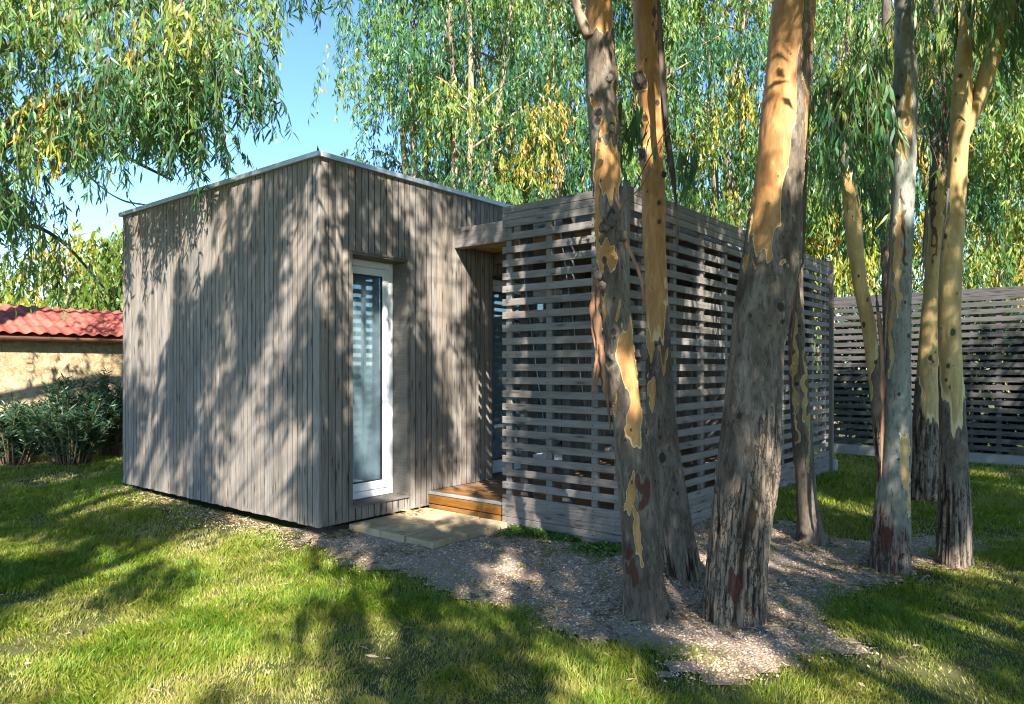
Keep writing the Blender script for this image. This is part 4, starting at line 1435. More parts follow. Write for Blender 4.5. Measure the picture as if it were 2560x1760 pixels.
def hang(parent, poly, depths, n, per, nleaf, tint, seed, length=(0.5, 0.9), L=(0.13, 0.20), W=(0.018, 0.027), csize=0.3, near=True, name='crown', fan=0.45):
    """foliage hanging inside an outlined region, spread over a range of distances"""
    r = np.random.default_rng(seed)
    poly = np.array(poly, float)
    pts = []
    while len(pts) < n:
        x = r.uniform(poly[:, 0].min(), poly[:, 0].max(), 400)
        y = r.uniform(poly[:, 1].min(), poly[:, 1].max(), 400)
        ok = in_poly(x, y, poly)
        for a, b in zip(x[ok], y[ok]):
            pts.append(at(a, b, r.uniform(*depths)))
    C = np.array(pts[:n])
    crown(r, parent, C, per, nleaf, csize, length, L, W, None, tint, near, True, None, name, fan)
    return C


# leafy drooping twigs on the garden trees (inside the picture)
C5 = hang(T5, [(2040, 40), (2210, -60), (2330, -40), (2330, 60), (2210, 130), (2170, 330), (2080, 380), (2060, 200)], (5.6, 7.2), 26, 6, 12, (0.42, 0.2), 41, (0.4, 0.75), csize=0.22)
hang(T5, [(2075, 130), (2200, 130), (2215, 270), (2130, 370), (2085, 340)], (4.8, 5.5), 13, 5, 11, (0.36, 0.2), 47, (0.3, 0.5), csize=0.16)
hang(T8, [(2085, 250), (2190, 240), (2200, 430), (2120, 480), (2085, 400)], (7.6, 8.6), 16, 8, 14, (0.22, 0.12), 42, (0.5, 0.8), csize=0.2)
hang(T6, [(2290, 120), (2370, 110), (2370, 240), (2300, 260)], (7.6, 8.4), 7, 7, 12, (0.2, 0.12), 43, (0.4, 0.7), csize=0.18)
hang(T2, [(1690, 350), (1760, 370), (1760, 390), (1690, 380)], (4.7, 4.85), 2, 3, 8, (0.12, 0.08), 44, (0.15, 0.25), csize=0.06, L=(0.12, 0.17), W=(0.018, 0.025))
hang(T1, [(1535, 190), (1575, 190), (1575, 300), (1545, 320)], (4.7, 5.0), 6, 3, 8, (0.12, 0.08), 45, (0.2, 0.4), csize=0.08, L=(0.13, 0.18), W=(0.02, 0.028))
hang(T7, [(2440, -80), (2580, -60), (2600, 60), (2480, -10)], (5.0, 6.2), 10, 6, 12, (0.35, 0.15), 46, (0.3, 0.55), csize=0.2)

# twig nests caught in the trees
def nest(parent, c, r0, n, seed):
    r = np.random.default_rng(seed)
    a = np.asarray(c) + r.normal(size=(n, 3)) * r0 * 0.5
    d = norm(r.normal(size=(n, 3))) * r.uniform(0.4, 1.1, n)[:, None] * r0
    mid = a + d * 0.5 + r.normal(size=(n, 3)) * r0 * 0.12
    twig_mesh('twig_nest', np.stack([a, mid, a + d], 1), 0.006, M['limb_dark'], parent)['kind'] = 'stuff'


nest(T6, at(2330, 175, 7.9), 0.30, 130, 1)
nest(T8, at(2205, 330, 9.2), 0.28, 90, 2)
nest(T6, at(2352, 350, 7.9), 0.18, 60, 3)

# ------------------------------------------------------------------ big tree on the left whose branches hang into the picture
TL = empty('eucalyptus_tree', (-8.4, 6.2, 0.0), 'big eucalyptus off the left edge, drooping branches over the blank wall', 'tree', 'eucalyptus trees around the house')
trunkL = catmull([(-8.4, 6.2, -0.2), (-8.3, 6.3, 2), (-8.0, 6.4, 4.5), (-7.6, 6.6, 7.5), (-7.3, 6.9, 10)], 30)
tubes('trunk', [(trunkL, np.linspace(0.30, 0.14, 30), 20)], M['limb'], TL)
limbs = []
for pts, r0 in (([(-8.0, 6.4, 4.5), at(-120, 330, 8.0), at(100, 265, 7.6), at(230, 235, 7.4), at(330, 150, 7.3), at(430, 85, 7.2), at(475, 92, 7.1)], 0.075),
                ([(-7.9, 6.4, 4.9), at(-60, 120, 8.4), at(150, 60, 8.2), at(380, -30, 8.0), at(600, -90, 7.8), at(760, -60, 7.6)], 0.08),
                ([(-8.1, 6.4, 4.0), at(-140, 420, 8.6), at(60, 335, 8.6), at(200, 330, 8.3), at(330, 400, 8.0), at(430, 450, 7.8)], 0.05),
                ([(-8.2, 6.3, 3.2), at(-140, 600, 9.0), at(40, 560, 9.2), at(150, 600, 9.2), at(260, 720, 9.3)], 0.05),
                ([at(230, 235, 7.4), at(420, 260, 7.0), at(560, 240, 6.9), at(640, 290, 6.9)], 0.03),
                ([at(380, -30, 8.0), at(560, 60, 7.6), at(680, 120, 7.4)], 0.03),
                ([(-7.6, 6.6, 7.5), (-6.0, 6.8, 8.6), (-4.0, 7.2, 8.9)], 0.07)):
    pth = catmull(pts, 20)
    limbs.append((pth, np.linspace(r0, r0 * 0.25, 20), 8))
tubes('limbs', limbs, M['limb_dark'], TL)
kw = dict(length=(0.28, 0.62), L=(0.10, 0.165), W=(0.018, 0.026), csize=0.36, fan=0.8)
hang(TL, [(-150, -160), (600, -160), (640, -60), (625, 40), (590, 60), (540, 70), (430, 110), (300, 80), (150, 140), (-150, 230)], (6.4, 9.4), 88, 9, 17, (0.38, 0.20), 51, **kw)
hang(TL, [(250, 150), (440, 100), (550, 60), (610, 60), (600, 150), (590, 230), (545, 130), (500, 150), (440, 230), (360, 270), (290, 240)], (6.4, 7.8), 36, 9, 18, (0.30, 0.15), 52, **kw)
hang(TL, [(-120, 240), (120, 190), (250, 220), (290, 300), (170, 340), (60, 370), (-120, 420)], (7.0, 9.2), 40, 9, 18, (0.42, 0.18), 53, **kw)
hang(TL, [(-120, 420), (20, 400), (80, 460), (110, 520), (50, 540), (-120, 580)], (8.4, 10.0), 22, 9, 18, (0.40, 0.16), 54, **kw)
hang(TL, [(70, 590), (210, 630), (200, 670), (90, 660)], (8.8, 9.6), 3, 9, 18, (0.5, 0.18), 55, **kw)
hang(TL, [(690, -190), (830, -190), (825, -110), (760, -100), (705, -110)], (7.0, 8.2), 8, 9, 18, (0.15, 0.12), 56, **kw)
hang(TL, [(395, 270), (460, 250), (480, 310), (440, 330)], (6.5, 7.1), 5, 9, 18, (0.18, 0.10), 57, **kw)
hang(TL, [(605, 170), (650, 170), (655, 215), (615, 225)], (6.5, 7.1), 4, 9, 18, (0.15, 0.10), 58, **kw)

# ------------------------------------------------------------------ trees behind the house
def back_tree(name, base, h, z0, rx, ry, nclump, seed, label, tint=(0.45, 0.2), mat=None, stems=3, L=(0.12, 0.23), W=(0.031, 0.048), per=20, nleaf=18, group='trees behind the house'):
    r = np.random.default_rng(seed)
    e = empty(name, (base[0], base[1], 0), label, 'tree', group)
    cc = []
    for _ in range(nclump):
        f = r.uniform(0, 1)
        z = z0 + (h - z0) * f
        prof_ = math.sqrt(max(0.05, 1 - ((f - 0.42) / 0.62) ** 2))
        a = r.uniform(0, 2 * math.pi)
        q = math.sqrt(r.uniform(0.10, 1)) * prof_
        cc.append((base[0] + rx * q * math.cos(a), base[1] + ry * q * math.sin(a), z))
    cc = np.array(cc)
    lst = []
    for s_ in range(stems):
        a = 2 * math.pi * s_ / stems + r.uniform(0, 1)
        sp = rx * r.uniform(0.25, 0.6)
        p = [(base[0] + 0.12 * math.cos(a), base[1] + 0.12 * math.sin(a), -0.3)]
        for k in range(1, 6):
            f = k / 5
            p.append((base[0] + math.cos(a) * sp * f ** 1.4 + r.normal(0, 0.12), base[1] + math.sin(a) * sp * f ** 1.4 + r.normal(0, 0.12), h * 0.9 * f))
        lst.append((catmull(p, 22), np.linspace(0.15, 0.035, 22), 10))
    tubes('trunk', lst, M['limb'], e)
    br = []
    for q in cc[::2]:
        st = lst[int(r.integers(stems))][0]
        i = int(np.argmin(np.abs(st[:, 2] - (q[2] - 0.8))))
        br.append((catmull([st[i], (st[i] + q) / 2 + np.array([0, 0, 0.15]), q], 6), np.linspace(0.035, 0.01, 6), 5))
    tubes('branches', br, M['limb'], e)['kind'] = 'stuff'
    crown(r, e, cc, per, nleaf, 0.70, (0.45, 1.25), L, W, mat, tint, False, False, None, 'crown', 0.6, 0.6)
    return e


BT = [((-2.35, 17.5), 12.5, 2.8, 1.7, 1.9, 66, 'eucalyptus behind the house, leftmost of the row, open airy crown', (0.38, 0.22)),
      ((-0.9, 16.2), 12.5, 3.0, 1.8, 1.8, 82, 'tall eucalyptus behind the house roof, second from the open sky', (0.42, 0.24)),
      ((1.2, 17.8), 13.0, 2.8, 2.0, 1.9, 82, 'eucalyptus with pale stems behind the terrace roofline', (0.46, 0.24)),
      ((3.2, 16.4), 12.5, 2.6, 1.8, 1.8, 75, 'bright eucalyptus rising between the two orange trunks', (0.48, 0.24)),
      ((5.2, 17.4), 13.0, 2.4, 2.0, 1.9, 79, 'eucalyptus behind the thickest trunk, beyond the terrace end', (0.50, 0.24)),
      ((7.4, 16.6), 12.0, 2.0, 1.9, 1.8, 79, 'yellow-green eucalyptus behind the fence by the grey-green trunk', (0.54, 0.22)),
      ((9.6, 15.6), 12.0, 1.6, 2.0, 1.9, 82, 'eucalyptus above the fence at the far right trunk', (0.52, 0.22)),
      ((11.4, 14.4), 11.0, 1.4, 1.9, 1.8, 86, 'dense yellow-green tree above the fence at the right edge', (0.56, 0.20)),
      ((-0.2, 21.5), 14.0, 3.0, 2.6, 2.4, 72, 'farther eucalyptus filling behind the house, on the left', (0.25, 0.20)),
      ((4.4, 22.0), 14.5, 2.5, 2.8, 2.4, 72, 'farther eucalyptus filling behind the terrace, in the middle', (0.28, 0.20)),
      ((9.0, 21.5), 14.0, 2.0, 2.8, 2.4, 72, 'farther eucalyptus filling behind the fence, on the left', (0.32, 0.20)),
      ((13.2, 19.0), 13.0, 1.6, 2.6, 2.4, 72, 'farther eucalyptus filling behind the fence, on the right', (0.36, 0.20))]
for i, (b, h, z0, rx, ry, nc, lab, ti) in enumerate(BT):
    back_tree('eucalyptus_tree', b, h, z0, rx, ry, nc, 100 + i, lab, ti)
# yellow tree behind the neighbour's roof, and a lime one beside it
back_tree('deciduous_tree', (-12.6, 21.0), 5.6, 2.2, 1.9, 1.6, 60, 130, 'rounded yellow-orange tree rising behind the red tiled roof', (0.74, 0.16), M['leaf_lime'], 3, (0.16, 0.24), (0.07, 0.10), 10, 14, 'trees behind the red roof')
back_tree('deciduous_tree', (-10.4, 19.6), 5.3, 2.0, 1.3, 1.3, 45, 131, 'lime green tree against the house edge behind the red roof', (0.35, 0.12), M['leaf_lime'], 3, (0.16, 0.24), (0.07, 0.10), 10, 14, 'trees behind the red roof')
back_tree('deciduous_tree', (-16.5, 21.0), 5.0, 2.0, 2.2, 1.6, 45, 132, 'green tree behind the red roof at the left edge', (0.25, 0.12), M['leaf_lime'], 3, (0.16, 0.24), (0.07, 0.10), 10, 14, 'trees behind the red roof')


# ------------------------------------------------------------------ shrubs in front of the neighbour's wall
def shrub(base, h, rad, nstem, seed, label):
    r = np.random.default_rng(seed)
    gz = float(ground_h(np.array([base[0]]), np.array([base[1]]))[0])
    e = empty('oleander_shrub', (base[0], base[1], gz), label, 'shrub', 'oleander shrubs')
    st, B, D_, tv = [], [], [], []
    for s_ in range(nstem):
        a = r.uniform(0, 2 * math.pi)
        o = math.sqrt(r.uniform(0, 1)) * rad
        hh = h * r.uniform(0.65, 1.05) * math.sqrt(max(0.25, 1 - (o / rad) ** 2 * 0.6))
        p0 = np.array([base[0] + 0.3 * o * math.cos(a), base[1] + 0.3 * o * math.sin(a), gz - 0.05])
        p2 = np.array([base[0] + o * math.cos(a), base[1] + o * math.sin(a), gz + hh])
        p1 = (p0 + p2) / 2 + np.array([0, 0, hh * 0.12]) + r.normal(0, 0.04, 3)
        pth = catmull([p0, p1, p2], 10)
        st.append((pth, np.linspace(0.012, 0.003, 10), 5))
        nl = 60
        u = r.uniform(0.12, 1, nl) ** 0.8
        i = np.clip((u * 9).astype(int), 0, 8)
        fr = (u * 9 - i)[:, None]
        B.append(pth[i] * (1 - fr) + pth[i + 1] * fr)
        an = r.uniform(0, 2 * math.pi, nl)
        D_.append(np.stack([np.cos(an), np.sin(an), r.uniform(0.1, 1.1, nl)], 1))
        tv.append(np.full(nl, np.clip(r.normal(0.45, 0.22), 0, 1)))
    tubes('stems', st, M['twig'], e)
    B, D_, tv = np.vstack(B), np.vstack(D_), np.concatenate(tv)
    leaf_mesh('foliage', B, D_, r.uniform(0.10, 0.17, len(B)), r.uniform(0.018, 0.026, len(B)), tv, M['leaf_shrub'], e, r, True)


shrub((-6.65, 10.75), 1.28, 0.64, 105, 61, 'large dark oleander shrub with many stems before the ochre wall')
shrub((-7.60, 10.9), 1.05, 0.62, 85, 62, 'dark oleander shrub at the left edge of the picture')
shrub((-6.72, 11.9), 1.42, 0.42, 60, 63, 'smaller oleander shrub half hidden by the corner of the house')
shrub((-8.7, 10.7), 1.05, 0.6, 50, 64, 'oleander shrub just outside the left edge')

# bushes added behind the fence to darken the gaps between its slats
def bush(base, h, rad, seed, label):
    r = np.random.default_rng(seed)
    e = empty('bush', (base[0], base[1], 0), label, 'bush', 'bushes behind the fence')
    n = 2600
    v = norm(r.normal(size=(n, 3))) * (r.uniform(0.35, 1, n) ** 0.5)[:, None]
    B = np.array([base[0], base[1], h * 0.5]) + v * np.array([rad, rad * 0.6, h * 0.52])
    leaf_mesh('foliage', B, v + r.normal(size=(n, 3)) * 0.6, r.uniform(0.18, 0.28, n), r.uniform(0.07, 0.11, n), np.clip(r.normal(0.3, 0.15, n), 0, 1), M['leaf_shrub'], e, r)
    tubes('stems', [(catmull([(base[0], base[1], -0.1), (base[0] + r.normal(0, .1), base[1], h * 0.4), (base[0] + r.normal(0, .4), base[1] + r.normal(0, .2), h * 0.8)], 8), np.linspace(0.03, 0.01, 8), 6) for _ in range(4)], M['twig'], e)


for i, (x, y) in enumerate(((8.2, 12.5), (9.3, 11.5), (10.6, 10.4), (7.1, 13.6))):
    bush((x, y), 2.7, 1.1, 70 + i, ['dense dark bush behind the fence, seen between its slats at the two right trunks', 'dense dark bush behind the fence panel at the right edge', 'dense dark bush behind the fence outside the right edge', 'dense dark bush behind the fence panel next to the terrace end'][i])

# ------------------------------------------------------------------ trees behind the viewer that dapple the light
LIT = []


def lit(px, py, kind, rad):
    if kind == 'L':
        p = on_plane(px, py, A, DR)
    elif kind == 'R':
        p = on_plane(px, py, A, DL)
    elif kind == 'F':
        p = on_plane(px, py, D0, DR)
    elif kind == 'S':
        p = on_plane(px, py, D0, INN)
    elif kind == 'N':
        p = on_plane(px, py, HN0, NB)
    elif kind == 'G':
        p = on_plane(px, py, (0, 0, 0.03), UP)
    else:
        p = at(px, py, kind)
    LIT.append((p, rad))


for a in [(330, 820), (325, 950), (425, 560), (415, 650), (400, 760), (395, 860), (385, 960), (390, 1050), (385, 1150), (380, 1220), (480, 620), (520, 700), (640, 980), (600, 1090), (680, 880), (720, 780), (760, 640),
          (570, 1200), (650, 1250), (690, 1180), (740, 1120), (770, 560), (640, 1170), (700, 1290), (560, 860), (520, 1010)]:
    lit(*a, 'L', 0.23)
for a in [(830, 480), (985, 520), (1020, 570), (1050, 640), (1090, 720), (1110, 800), (1130, 700), (1150, 740), (1160, 800), (1140, 640), (1100, 870), (1120, 1060), (1150, 1120), (1165, 1180), (965, 900), (965, 1050)]:
    lit(*a, 'R', 0.14)
for a in [(60, 1380), (250, 1270), (420, 1260), (350, 1240), (330, 1400), (470, 1370), (560, 1420), (640, 1330), (700, 1370), (640, 1480), (80, 1520), (200, 1560), (60, 1640), (180, 1680), (320, 1620), (420, 1540), (520, 1600), (430, 1680), (300, 1740), (880, 1480),
          (720, 1700), (740, 1745), (1500, 1680), (1560, 1720), (1990, 1700), (1150, 1270), (1060, 1280), (1000, 1300), (1100, 1320), (1180, 1215), (1250, 1330), (1750, 1420), (1800, 1620), (1250, 1430), (1960, 1330), (1900, 1400), (2080, 1420), (2350, 1400), (2450, 1420), (2200, 1270), (2050, 1260), (2480, 1175), (2300, 1640), (2500, 1560), (1380, 1340), (150, 1200)]:
    lit(*a, 'G', 0.36 if a[0] < 720 and a[1] > 1250 else 0.27)
for a in [(1300, 1250), (1400, 1320), (1440, 1350)]:
    lit(*a, 'F', 0.08)
for a in [(1770, 980), (1790, 1010), (1700, 760), (1720, 840), (1760, 930), (1740, 690), (1660, 600), (1690, 640), (2010, 800)]:
    lit(*a, 'S', 0.08)
for a in [(920, 760), (930, 850), (930, 950), (930, 1050), (925, 1150), (970, 1000)]:
    lit(*a, 'R', 0.20)
lit(1575, 900, 4.35, 0.20)
lit(1590, 990, 4.37, 0.18)
for a in [(2130, 300, 5.2, 0.45), (2150, 120, 6.2, 0.6), (2300, 60, 6.0, 0.5), (1975, 250, 4.5, 0.32), (1940, 450, 4.45, 0.25), (1630, 300, 5.0, 0.3), (1520, 420, 4.4, 0.2), (2400, 400, 5.5, 0.4), (2250, 500, 5.3, 0.3)]:
    lit(*a)
lit(60, 960, 'N', 0.5)
lit(200, 930, 'N', 0.5)
lit(280, 900, 'N', 0.5)
lit(100, 800, 'N', 0.6)
lit(260, 800, 'N', 0.6)
lit(2320, 850, 8.1, 0.14)
lit(2300, 900, 8.1, 0.12)
lit(2170, 850, 5.3, 0.08)
lit(2375, 880, 5.4, 0.07)
lit(2530, 960, 11.3, 0.25)
LP = np.array([p for p, _ in LIT])
LR = np.array([q for _, q in LIT])
SV = np.array(SUNV)
DENS = 1.0


def holes(P, ln, idx):
    """leave gaps in the canopy where sunlight comes through"""
    keep = np.ones(len(P), bool)
    C = P - np.array([0, 0, 0.35])
    for p, q in zip(LP, LR):
        v = C - p
        s_ = v @ SV
        d_ = np.linalg.norm(v - s_[:, None] * SV, axis=1)
        keep &= d_ > q + 0.03
    return P[keep], ln[keep], idx[keep]


# the canopy follows the sun's slant so that it shades the garden in the picture
def canopy_tree(foot, seed, label, spots, per=17):
    r = np.random.default_rng(seed)
    e = empty('eucalyptus_tree', (foot[0], foot[1], 0), label, 'tree', 'eucalyptus trees behind the viewer')
    top = np.mean(spots, axis=0)
    pth = catmull([(foot[0], foot[1], -0.2), (foot[0] + 0.1, foot[1], 2.5), (foot[0] * 0.7 + top[0] * 0.3, foot[1] * 0.7 + top[1] * 0.3, 5.0), (top[0], top[1], top[2] + 1.2)], 24)
    tubes('trunk', [(pth, np.linspace(0.2, 0.06, 24), 14)], M['limb'], e)
    br = []
    for q in spots[::4]:
        i = int(np.clip(np.argmin(np.abs(pth[:, 2] - (q[2] - 1.0))), 6, 22))
        br.append((catmull([pth[i], (pth[i] + q) / 2 + np.array([0, 0, 0.3]), q], 7), np.linspace(0.009, 0.004, 7), 5))
    tubes('branches', br, M['limb'], e)['kind'] = 'stuff'
    crown(r, e, np.asarray(spots), per, 12, 0.34, (0.4, 0.8), (0.15, 0.21), (0.030, 0.042), None, (0.4, 0.2), False, False, holes)


def build_canopy():
    r = np.random.default_rng(9)
    H2 = 1 / math.tan(SUN_EL)
    feet = [(-4.8, -4.2), (-3.0, -6.5), (5.6, -5.0), (8.2, -3.0), (-8.0, -2.0)]
    bins = [[] for _ in feet]
    pts = []
    # shade cast over the garden: ground points and the walls above them
    for _ in range(1900):
        x, y = r.uniform(-7.5, 9.5), r.uniform(1.6, 12.5)
        z = r.uniform(4.6, 8.6)
        base = r.uniform(0, 2.2)
        h = z - base
        q = np.array([x + SUN_H.x * h * H2, y + SUN_H.y * h * H2, z])
        if q[1] > 3.0 and abs(q[0]) < 6 and z < 1.53 + 0.56 * q[1] + 1.3:
            continue
        if abs(x) > 0.8 * y + 2.2:
            continue
        if q[0] < 0.5 and z - (7.5 - q[1]) / 1.343 > 2.9:
            continue
        pts.append(q)
    for q in pts:
        d_ = [math.hypot(q[0] - f[0], q[1] - f[1]) * (1 + 0.1 * k) for k, f in enumerate(feet)]
        bins[int(np.argmin(d_))].append(q)
    labs = ['eucalyptus behind the viewer on the left, shading the lawn', 'eucalyptus farthest behind the viewer, shading the house corner',
            'eucalyptus behind the viewer on the right, shading the gravel', 'eucalyptus far right behind the viewer, shading the fence side', 'eucalyptus far left behind the viewer, shading the left lawn']
    for f, bl, lab, k in zip(feet, bins, labs, range(5)):
        if len(bl) > 6:
            canopy_tree(f, 200 + k, lab, np.array(bl))


build_canopy()

# ------------------------------------------------------------------ grass, gravel, litter
SLAB_POLY = [tuple(P3(a, b, 0)[:2]) for a, b in ((0, 0.27), (1.08, 0.27), (1.08, 1.27), (0, 1.27))]


def build_grass():
    r = np.random.default_rng(77)
    xs, ys = [], []
    for (y0, y1, dens) in ((2.2, 3.4, 13500), (3.4, 4.6, 9800), (4.6, 6.2, 5800), (6.2, 8.5, 3100), (8.5, 11.5, 1500), (11.5, 14.5, 700)):
        xl, xr = -0.75 * y1 - 0.6, 0.75 * y1 + 0.6
        n = int((xr - xl) * (y1 - y0) * dens)
        x, y = r.uniform(xl, xr, n), r.uniform(y0, y1, n)
        ok = np.abs(x) < 0.75 * y + 0.6
        xs.append(x[ok])
        ys.append(y[ok])
    x, y = np.concatenate(xs), np.concatenate(ys)
    p = np.stack([x, y, np.zeros_like(x)], 1)
    patchy = fbm(p * 1.5, 31, 3)
    fine = fbm(p * 6, 32, 2)
    keep = ~inside_house(x, y, 0.06) & ~in_poly(x, y, np.array(SLAB_POLY))
    g = gravel_mask(x + r.normal(0, 0.09, len(x)), y + r.normal(0, 0.09, len(x)), 0.22)
    gs = gravel_mask(x, y, 0.55)
    keep &= ~g | (r.uniform(0, 1, len(x)) < 0.012 + 0.12 * (fine > 0.45))
    keep &= g | ~gs | (r.uniform(0, 1, len(x)) < 0.45)
    # bare, sandy strip along the blank wall
    dx, dy = x - A[0], y - A[1]
    along = dx * DL[0] + dy * DL[1]
    out = -(dx * DR[0] + dy * DR[1])
    strip = (out > 0) & (out < 0.30 + 0.30 * fine) & (along > -0.3) & (along < 4.0)
    keep &= ~strip | (r.uniform(0, 1, len(x)) < 0.30)
    keep &= r.uniform(0, 1, len(x)) < sstep(-0.75, -0.15, patchy + 0.5 * fine) * 0.8 + 0.2
    # behind the fence and the shrubs' bare earth
    fo = (x - F0[0]) * FN[0] + (y - F0[1]) * FN[1]
    keep &= ~((x > 4.5) & (fo < 0.08))
    x, y, patchy, fine, g = x[keep], y[keep], patchy[keep], fine[keep], g[keep]
    n = len(x)
    z = ground_h(x, y)
    dist = np.hypot(x, y)
    lush = np.clip(0.5 + 0.8 * patchy + 0.5 * fine, 0, 1)
    h = (0.022 + 0.050 * lush * r.uniform(0.5, 1.2, n)) * (1 + 0.03 * np.maximum(dist - 5, 0))
    w = (0.0034 + 0.0017 * r.uniform(0, 1, n)) * (1 + 0.20 * np.maximum(dist - 3.5, 0))
    ca = vnoise(np.stack([x * 3, y * 3, np.zeros(n)], 1), 41) * 3.5
    a = ca + r.normal(0, 1.1, n)
    ln = np.stack([np.cos(a), np.sin(a), np.zeros(n)], 1)
    fa = r.uniform(0, math.pi, n)
    sd = np.stack([np.cos(fa), np.sin(fa), np.zeros(n)], 1)
    b = np.stack([x, y, z - 0.004], 1)
    lean = (h * r.uniform(0.2, 1.1, n))[:, None]
    up = np.array([0, 0, 1.0])
    m = b + ln * lean * 0.30 + up * (h * 0.58)[:, None]
    t_ = b + ln * lean + up * (h * r.uniform(0.75, 1.0, n))[:, None]
    wv = sd * w[:, None]
    V = np.stack([b - wv * 0.5, b + wv * 0.5, m + wv * 0.42, m - wv * 0.42, t_], 1).reshape(-1, 3)
    k = np.arange(n)[:, None] * 5
    loops = (k + np.array([0, 1, 2, 3, 3, 2, 4])).ravel()
    starts = (np.arange(n)[:, None] * 7 + np.array([0, 4])).ravel()
    dry = fbm(np.stack([x * 0.8 + 9, y * 0.8, np.zeros(n)], 1), 91, 3)
    tint = 0.60 - 0.40 * (lush - 0.5) + 0.30 * dry + 0.10 * r.normal(size=n) + 0.16 * (r.uniform(0, 1, n) < 0.12)
    # dry fringe beside gravel and bare strip
    o = mesh_np('grass', V, loops, starts, M['grass'], None, {'tint': np.repeat(np.clip(tint, 0, 1), 5)})
    tag(o, 'short patchy green and straw-coloured lawn grass', 'grass', None, 'stuff')
    return n


def build_gravel():
    r = np.random.default_rng(78)
    n = 125000
    x, y = r.uniform(-2.6, 4.6, n), r.uniform(3.1, 7.4, n)
    keep = gravel_mask(x + r.normal(0, 0.07, n), y + r.normal(0, 0.07, n)) & ~inside_house(x, y, 0.0) & ~in_poly(x, y, np.array(SLAB_POLY))
    keep &= r.uniform(0, 1, n) < np.clip(5.0 / (y ** 1.2), 0, 1)
    keep &= fbm(np.stack([x * 3, y * 3, 0 * x], 1), 51, 2) > -0.35 + 0.5 * (r.uniform(0, 1, n) - 0.5)
    x, y = x[keep], y[keep]
    # stray pebbles on the bare strip by the blank wall
    m = 3000
    al, ou = r.uniform(-0.2, 3.9, m), np.abs(r.normal(0, 0.22, m)) + 0.02
    x = np.concatenate([x, A[0] + DL[0] * al - DR[0] * ou])
    y = np.concatenate([y, A[1] + DL[1] * al - DR[1] * ou])
    n = len(x)
    s = r.uniform(0.0035, 0.0105, n) * (1 + 0.5 * (r.uniform(0, 1, n) < 0.06))
    c = np.stack([x, y, ground_h(x, y) + 0.010 + s * 0.25], 1)
    octv = np.array([(1, 0, 0), (0, 1, 0), (-1, 0, 0), (0, -1, 0), (0, 0, 0.75), (0, 0, -0.75)], float)
    a = r.uniform(0, 6.28, n)
    ax = np.stack([np.cos(a), np.sin(a), r.normal(0, 0.25, n)], 1)
    ay = np.stack([-np.sin(a), np.cos(a), r.normal(0, 0.25, n)], 1) * r.uniform(0.55, 1, n)[:, None]
    az = np.stack([r.normal(0, 0.3, n), r.normal(0, 0.3, n), np.ones(n)], 1) * r.uniform(0.6, 1.0, n)[:, None]
    V = c[:, None, :] + s[:, None, None] * (octv[None, :, 0:1] * ax[:, None] + octv[None, :, 1:2] * ay[:, None] + octv[None, :, 2:3] * az[:, None]) * r.uniform(0.75, 1.2, (n, 6, 1))
    V = V.reshape(-1, 3)
    tri = np.array([0, 1, 4, 1, 2, 4, 2, 3, 4, 3, 0, 4])
    loops = (np.arange(n)[:, None] * 6 + tri).ravel()
    starts = np.arange(n * 4) * 3
    t = NT('pebbles')
    ri = t.n('ShaderNodeNewGeometry').outputs['Random Per Island']
    col = t.ramp(ri, [(0, (0.19, 0.125, 0.085)), (0.3, (0.43, 0.300, 0.200)), (0.65, (0.64, 0.475, 0.335)), (1, (0.80, 0.65, 0.49))])
    mt = t.surf(t.principled(col, 0.9, None, spec=0.15))
    o = mesh_np('gravel', V, loops, starts, mt, None)
    tag(o, 'pinkish beige fine gravel around the trunks', 'gravel', None, 'stuff')


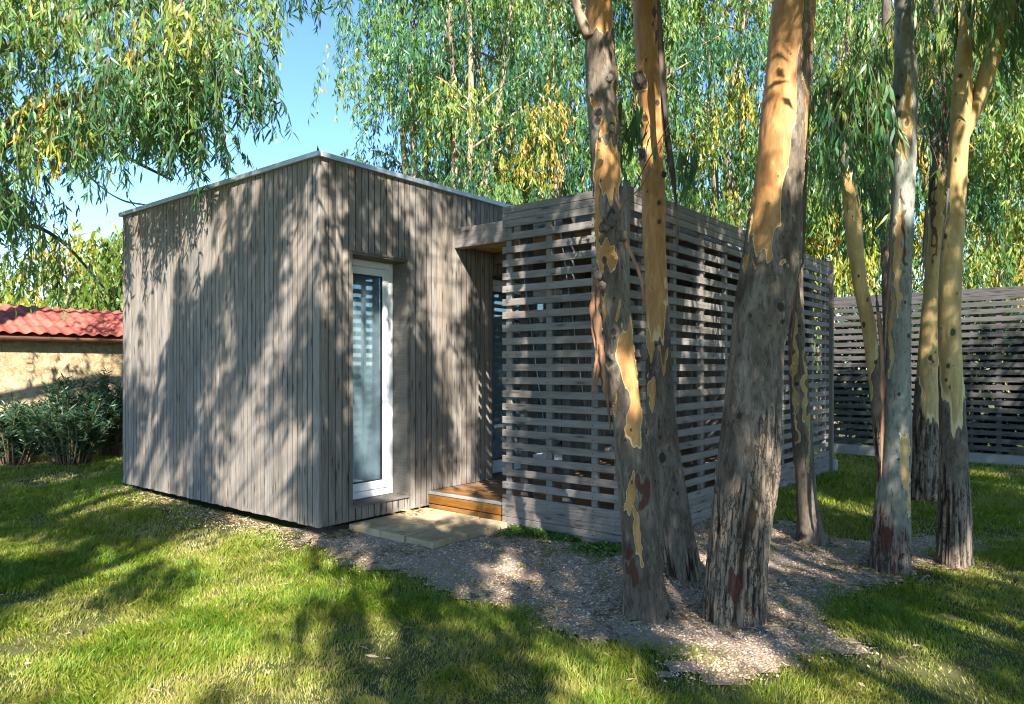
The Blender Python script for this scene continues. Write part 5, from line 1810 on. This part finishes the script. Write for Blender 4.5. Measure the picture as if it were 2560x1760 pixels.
def build_litter():
    r = np.random.default_rng(79)
    n = 17000
    x, y = r.uniform(-4.0, 5.2, n), r.uniform(2.5, 7.6, n)
    keep = (gravel_mask(x, y, 0.3) & (fbm(np.stack([x * 2.2, y * 2.2, 0 * x], 1), 61, 2) > -0.1)) | (r.uniform(0, 1, n) < 0.055)
    keep &= ~inside_house(x, y, 0.02)
    x, y = x[keep], y[keep]
    for bx, by, br in ((0.85, 4.43, 0.14), (1.23, 5.08, 0.13), (1.37, 4.36, 0.19), (2.61, 6.19, 0.12), (2.84, 5.36, 0.15), (3.44, 5.54, 0.14)):
        k = 150
        an, ra = r.uniform(0, 6.28, k), br + np.abs(r.normal(0, 0.09, k))
        x = np.concatenate([x, bx + np.cos(an) * ra])
        y = np.concatenate([y, by + np.sin(an) * ra])
    # drifts against the wall foot, the slabs and the blank wall
    m = 420
    al = r.uniform(0.0, 0.34, m)
    ou = np.abs(r.normal(0.05, 0.07, m)) + 0.03
    x = np.concatenate([x, A[0] - DL[0] * ou + DR[0] * al])
    y = np.concatenate([y, A[1] - DL[1] * ou + DR[1] * al])
    q = [P3(0.06 + abs(v), b_, 0) for v, b_ in zip(r.normal(0, 0.10, 26), r.uniform(0.75, 1.15, 26))]
    onslab = np.array([(p[0], p[1]) for p in q])
    al, ou = r.uniform(-0.1, 3.8, 700), np.abs(r.normal(0, 0.12, 700)) + 0.03
    x = np.concatenate([x, A[0] + DL[0] * al - DR[0] * ou, onslab[:, 0]])
    y = np.concatenate([y, A[1] + DL[1] * al - DR[1] * ou, onslab[:, 1]])
    n = len(x)
    z = ground_h(x, y) + 0.014
    z[-26:] = 0.164
    s = in_poly(x, y, np.array(SLAB_POLY))
    z = np.where(s, 0.164, z)
    drop = s & (np.arange(n) < n - 26) & (r.uniform(0, 1, n) < 0.9)
    x, y, z = x[~drop], y[~drop], z[~drop]
    n = len(x)
    a = r.uniform(0, 6.28, n)
    d_ = np.stack([np.cos(a), np.sin(a), r.normal(0.02, 0.10, n)], 1)
    o = leaf_mesh('leaf_litter', np.stack([x, y, z], 1), d_, r.uniform(0.03, 0.11, n), r.uniform(0.006, 0.016, n), r.uniform(0, 1, n), M['litter'], None, r, True, 0.2)
    tag(o, 'dry narrow eucalyptus leaves and bark flakes strewn over the gravel', 'leaf litter', None, 'stuff')


def build_weeds():
    r = np.random.default_rng(80)
    n = 3600
    a_, of = r.uniform(1.15, 2.3, n), np.abs(r.normal(0.02, 0.13, n)) + 0.02
    cl = vnoise(np.stack([a_ * 5, of * 4, np.zeros(n)], 1), 71)
    keep = cl > -0.1
    a_, of = a_[keep], of[keep]
    n = len(a_)
    p = np.array([P3(u, FB - ST - v, 0) for u, v in zip(a_, of)])
    p[:, 2] = ground_h(p[:, 0], p[:, 1]) + r.uniform(0.005, 0.055, n)
    an = r.uniform(0, 6.28, n)
    d_ = np.stack([np.cos(an), np.sin(an), r.uniform(0.0, 0.8, n)], 1)
    o = leaf_mesh('ground_weeds', p, d_, r.uniform(0.018, 0.04, n), r.uniform(0.012, 0.024, n), r.uniform(0, 1, n), M['weed'], None, r, True)
    tag(o, 'low green weeds along the foot of the slatted terrace', 'weeds', None, 'stuff')


NG = build_grass()
build_gravel()
build_litter()
build_weeds()
tris = sum(len(o.data.loops) - 2 * len(o.data.polygons) for o in bpy.data.objects if o.type == 'MESH')
print('blades', NG, 'triangles', tris)
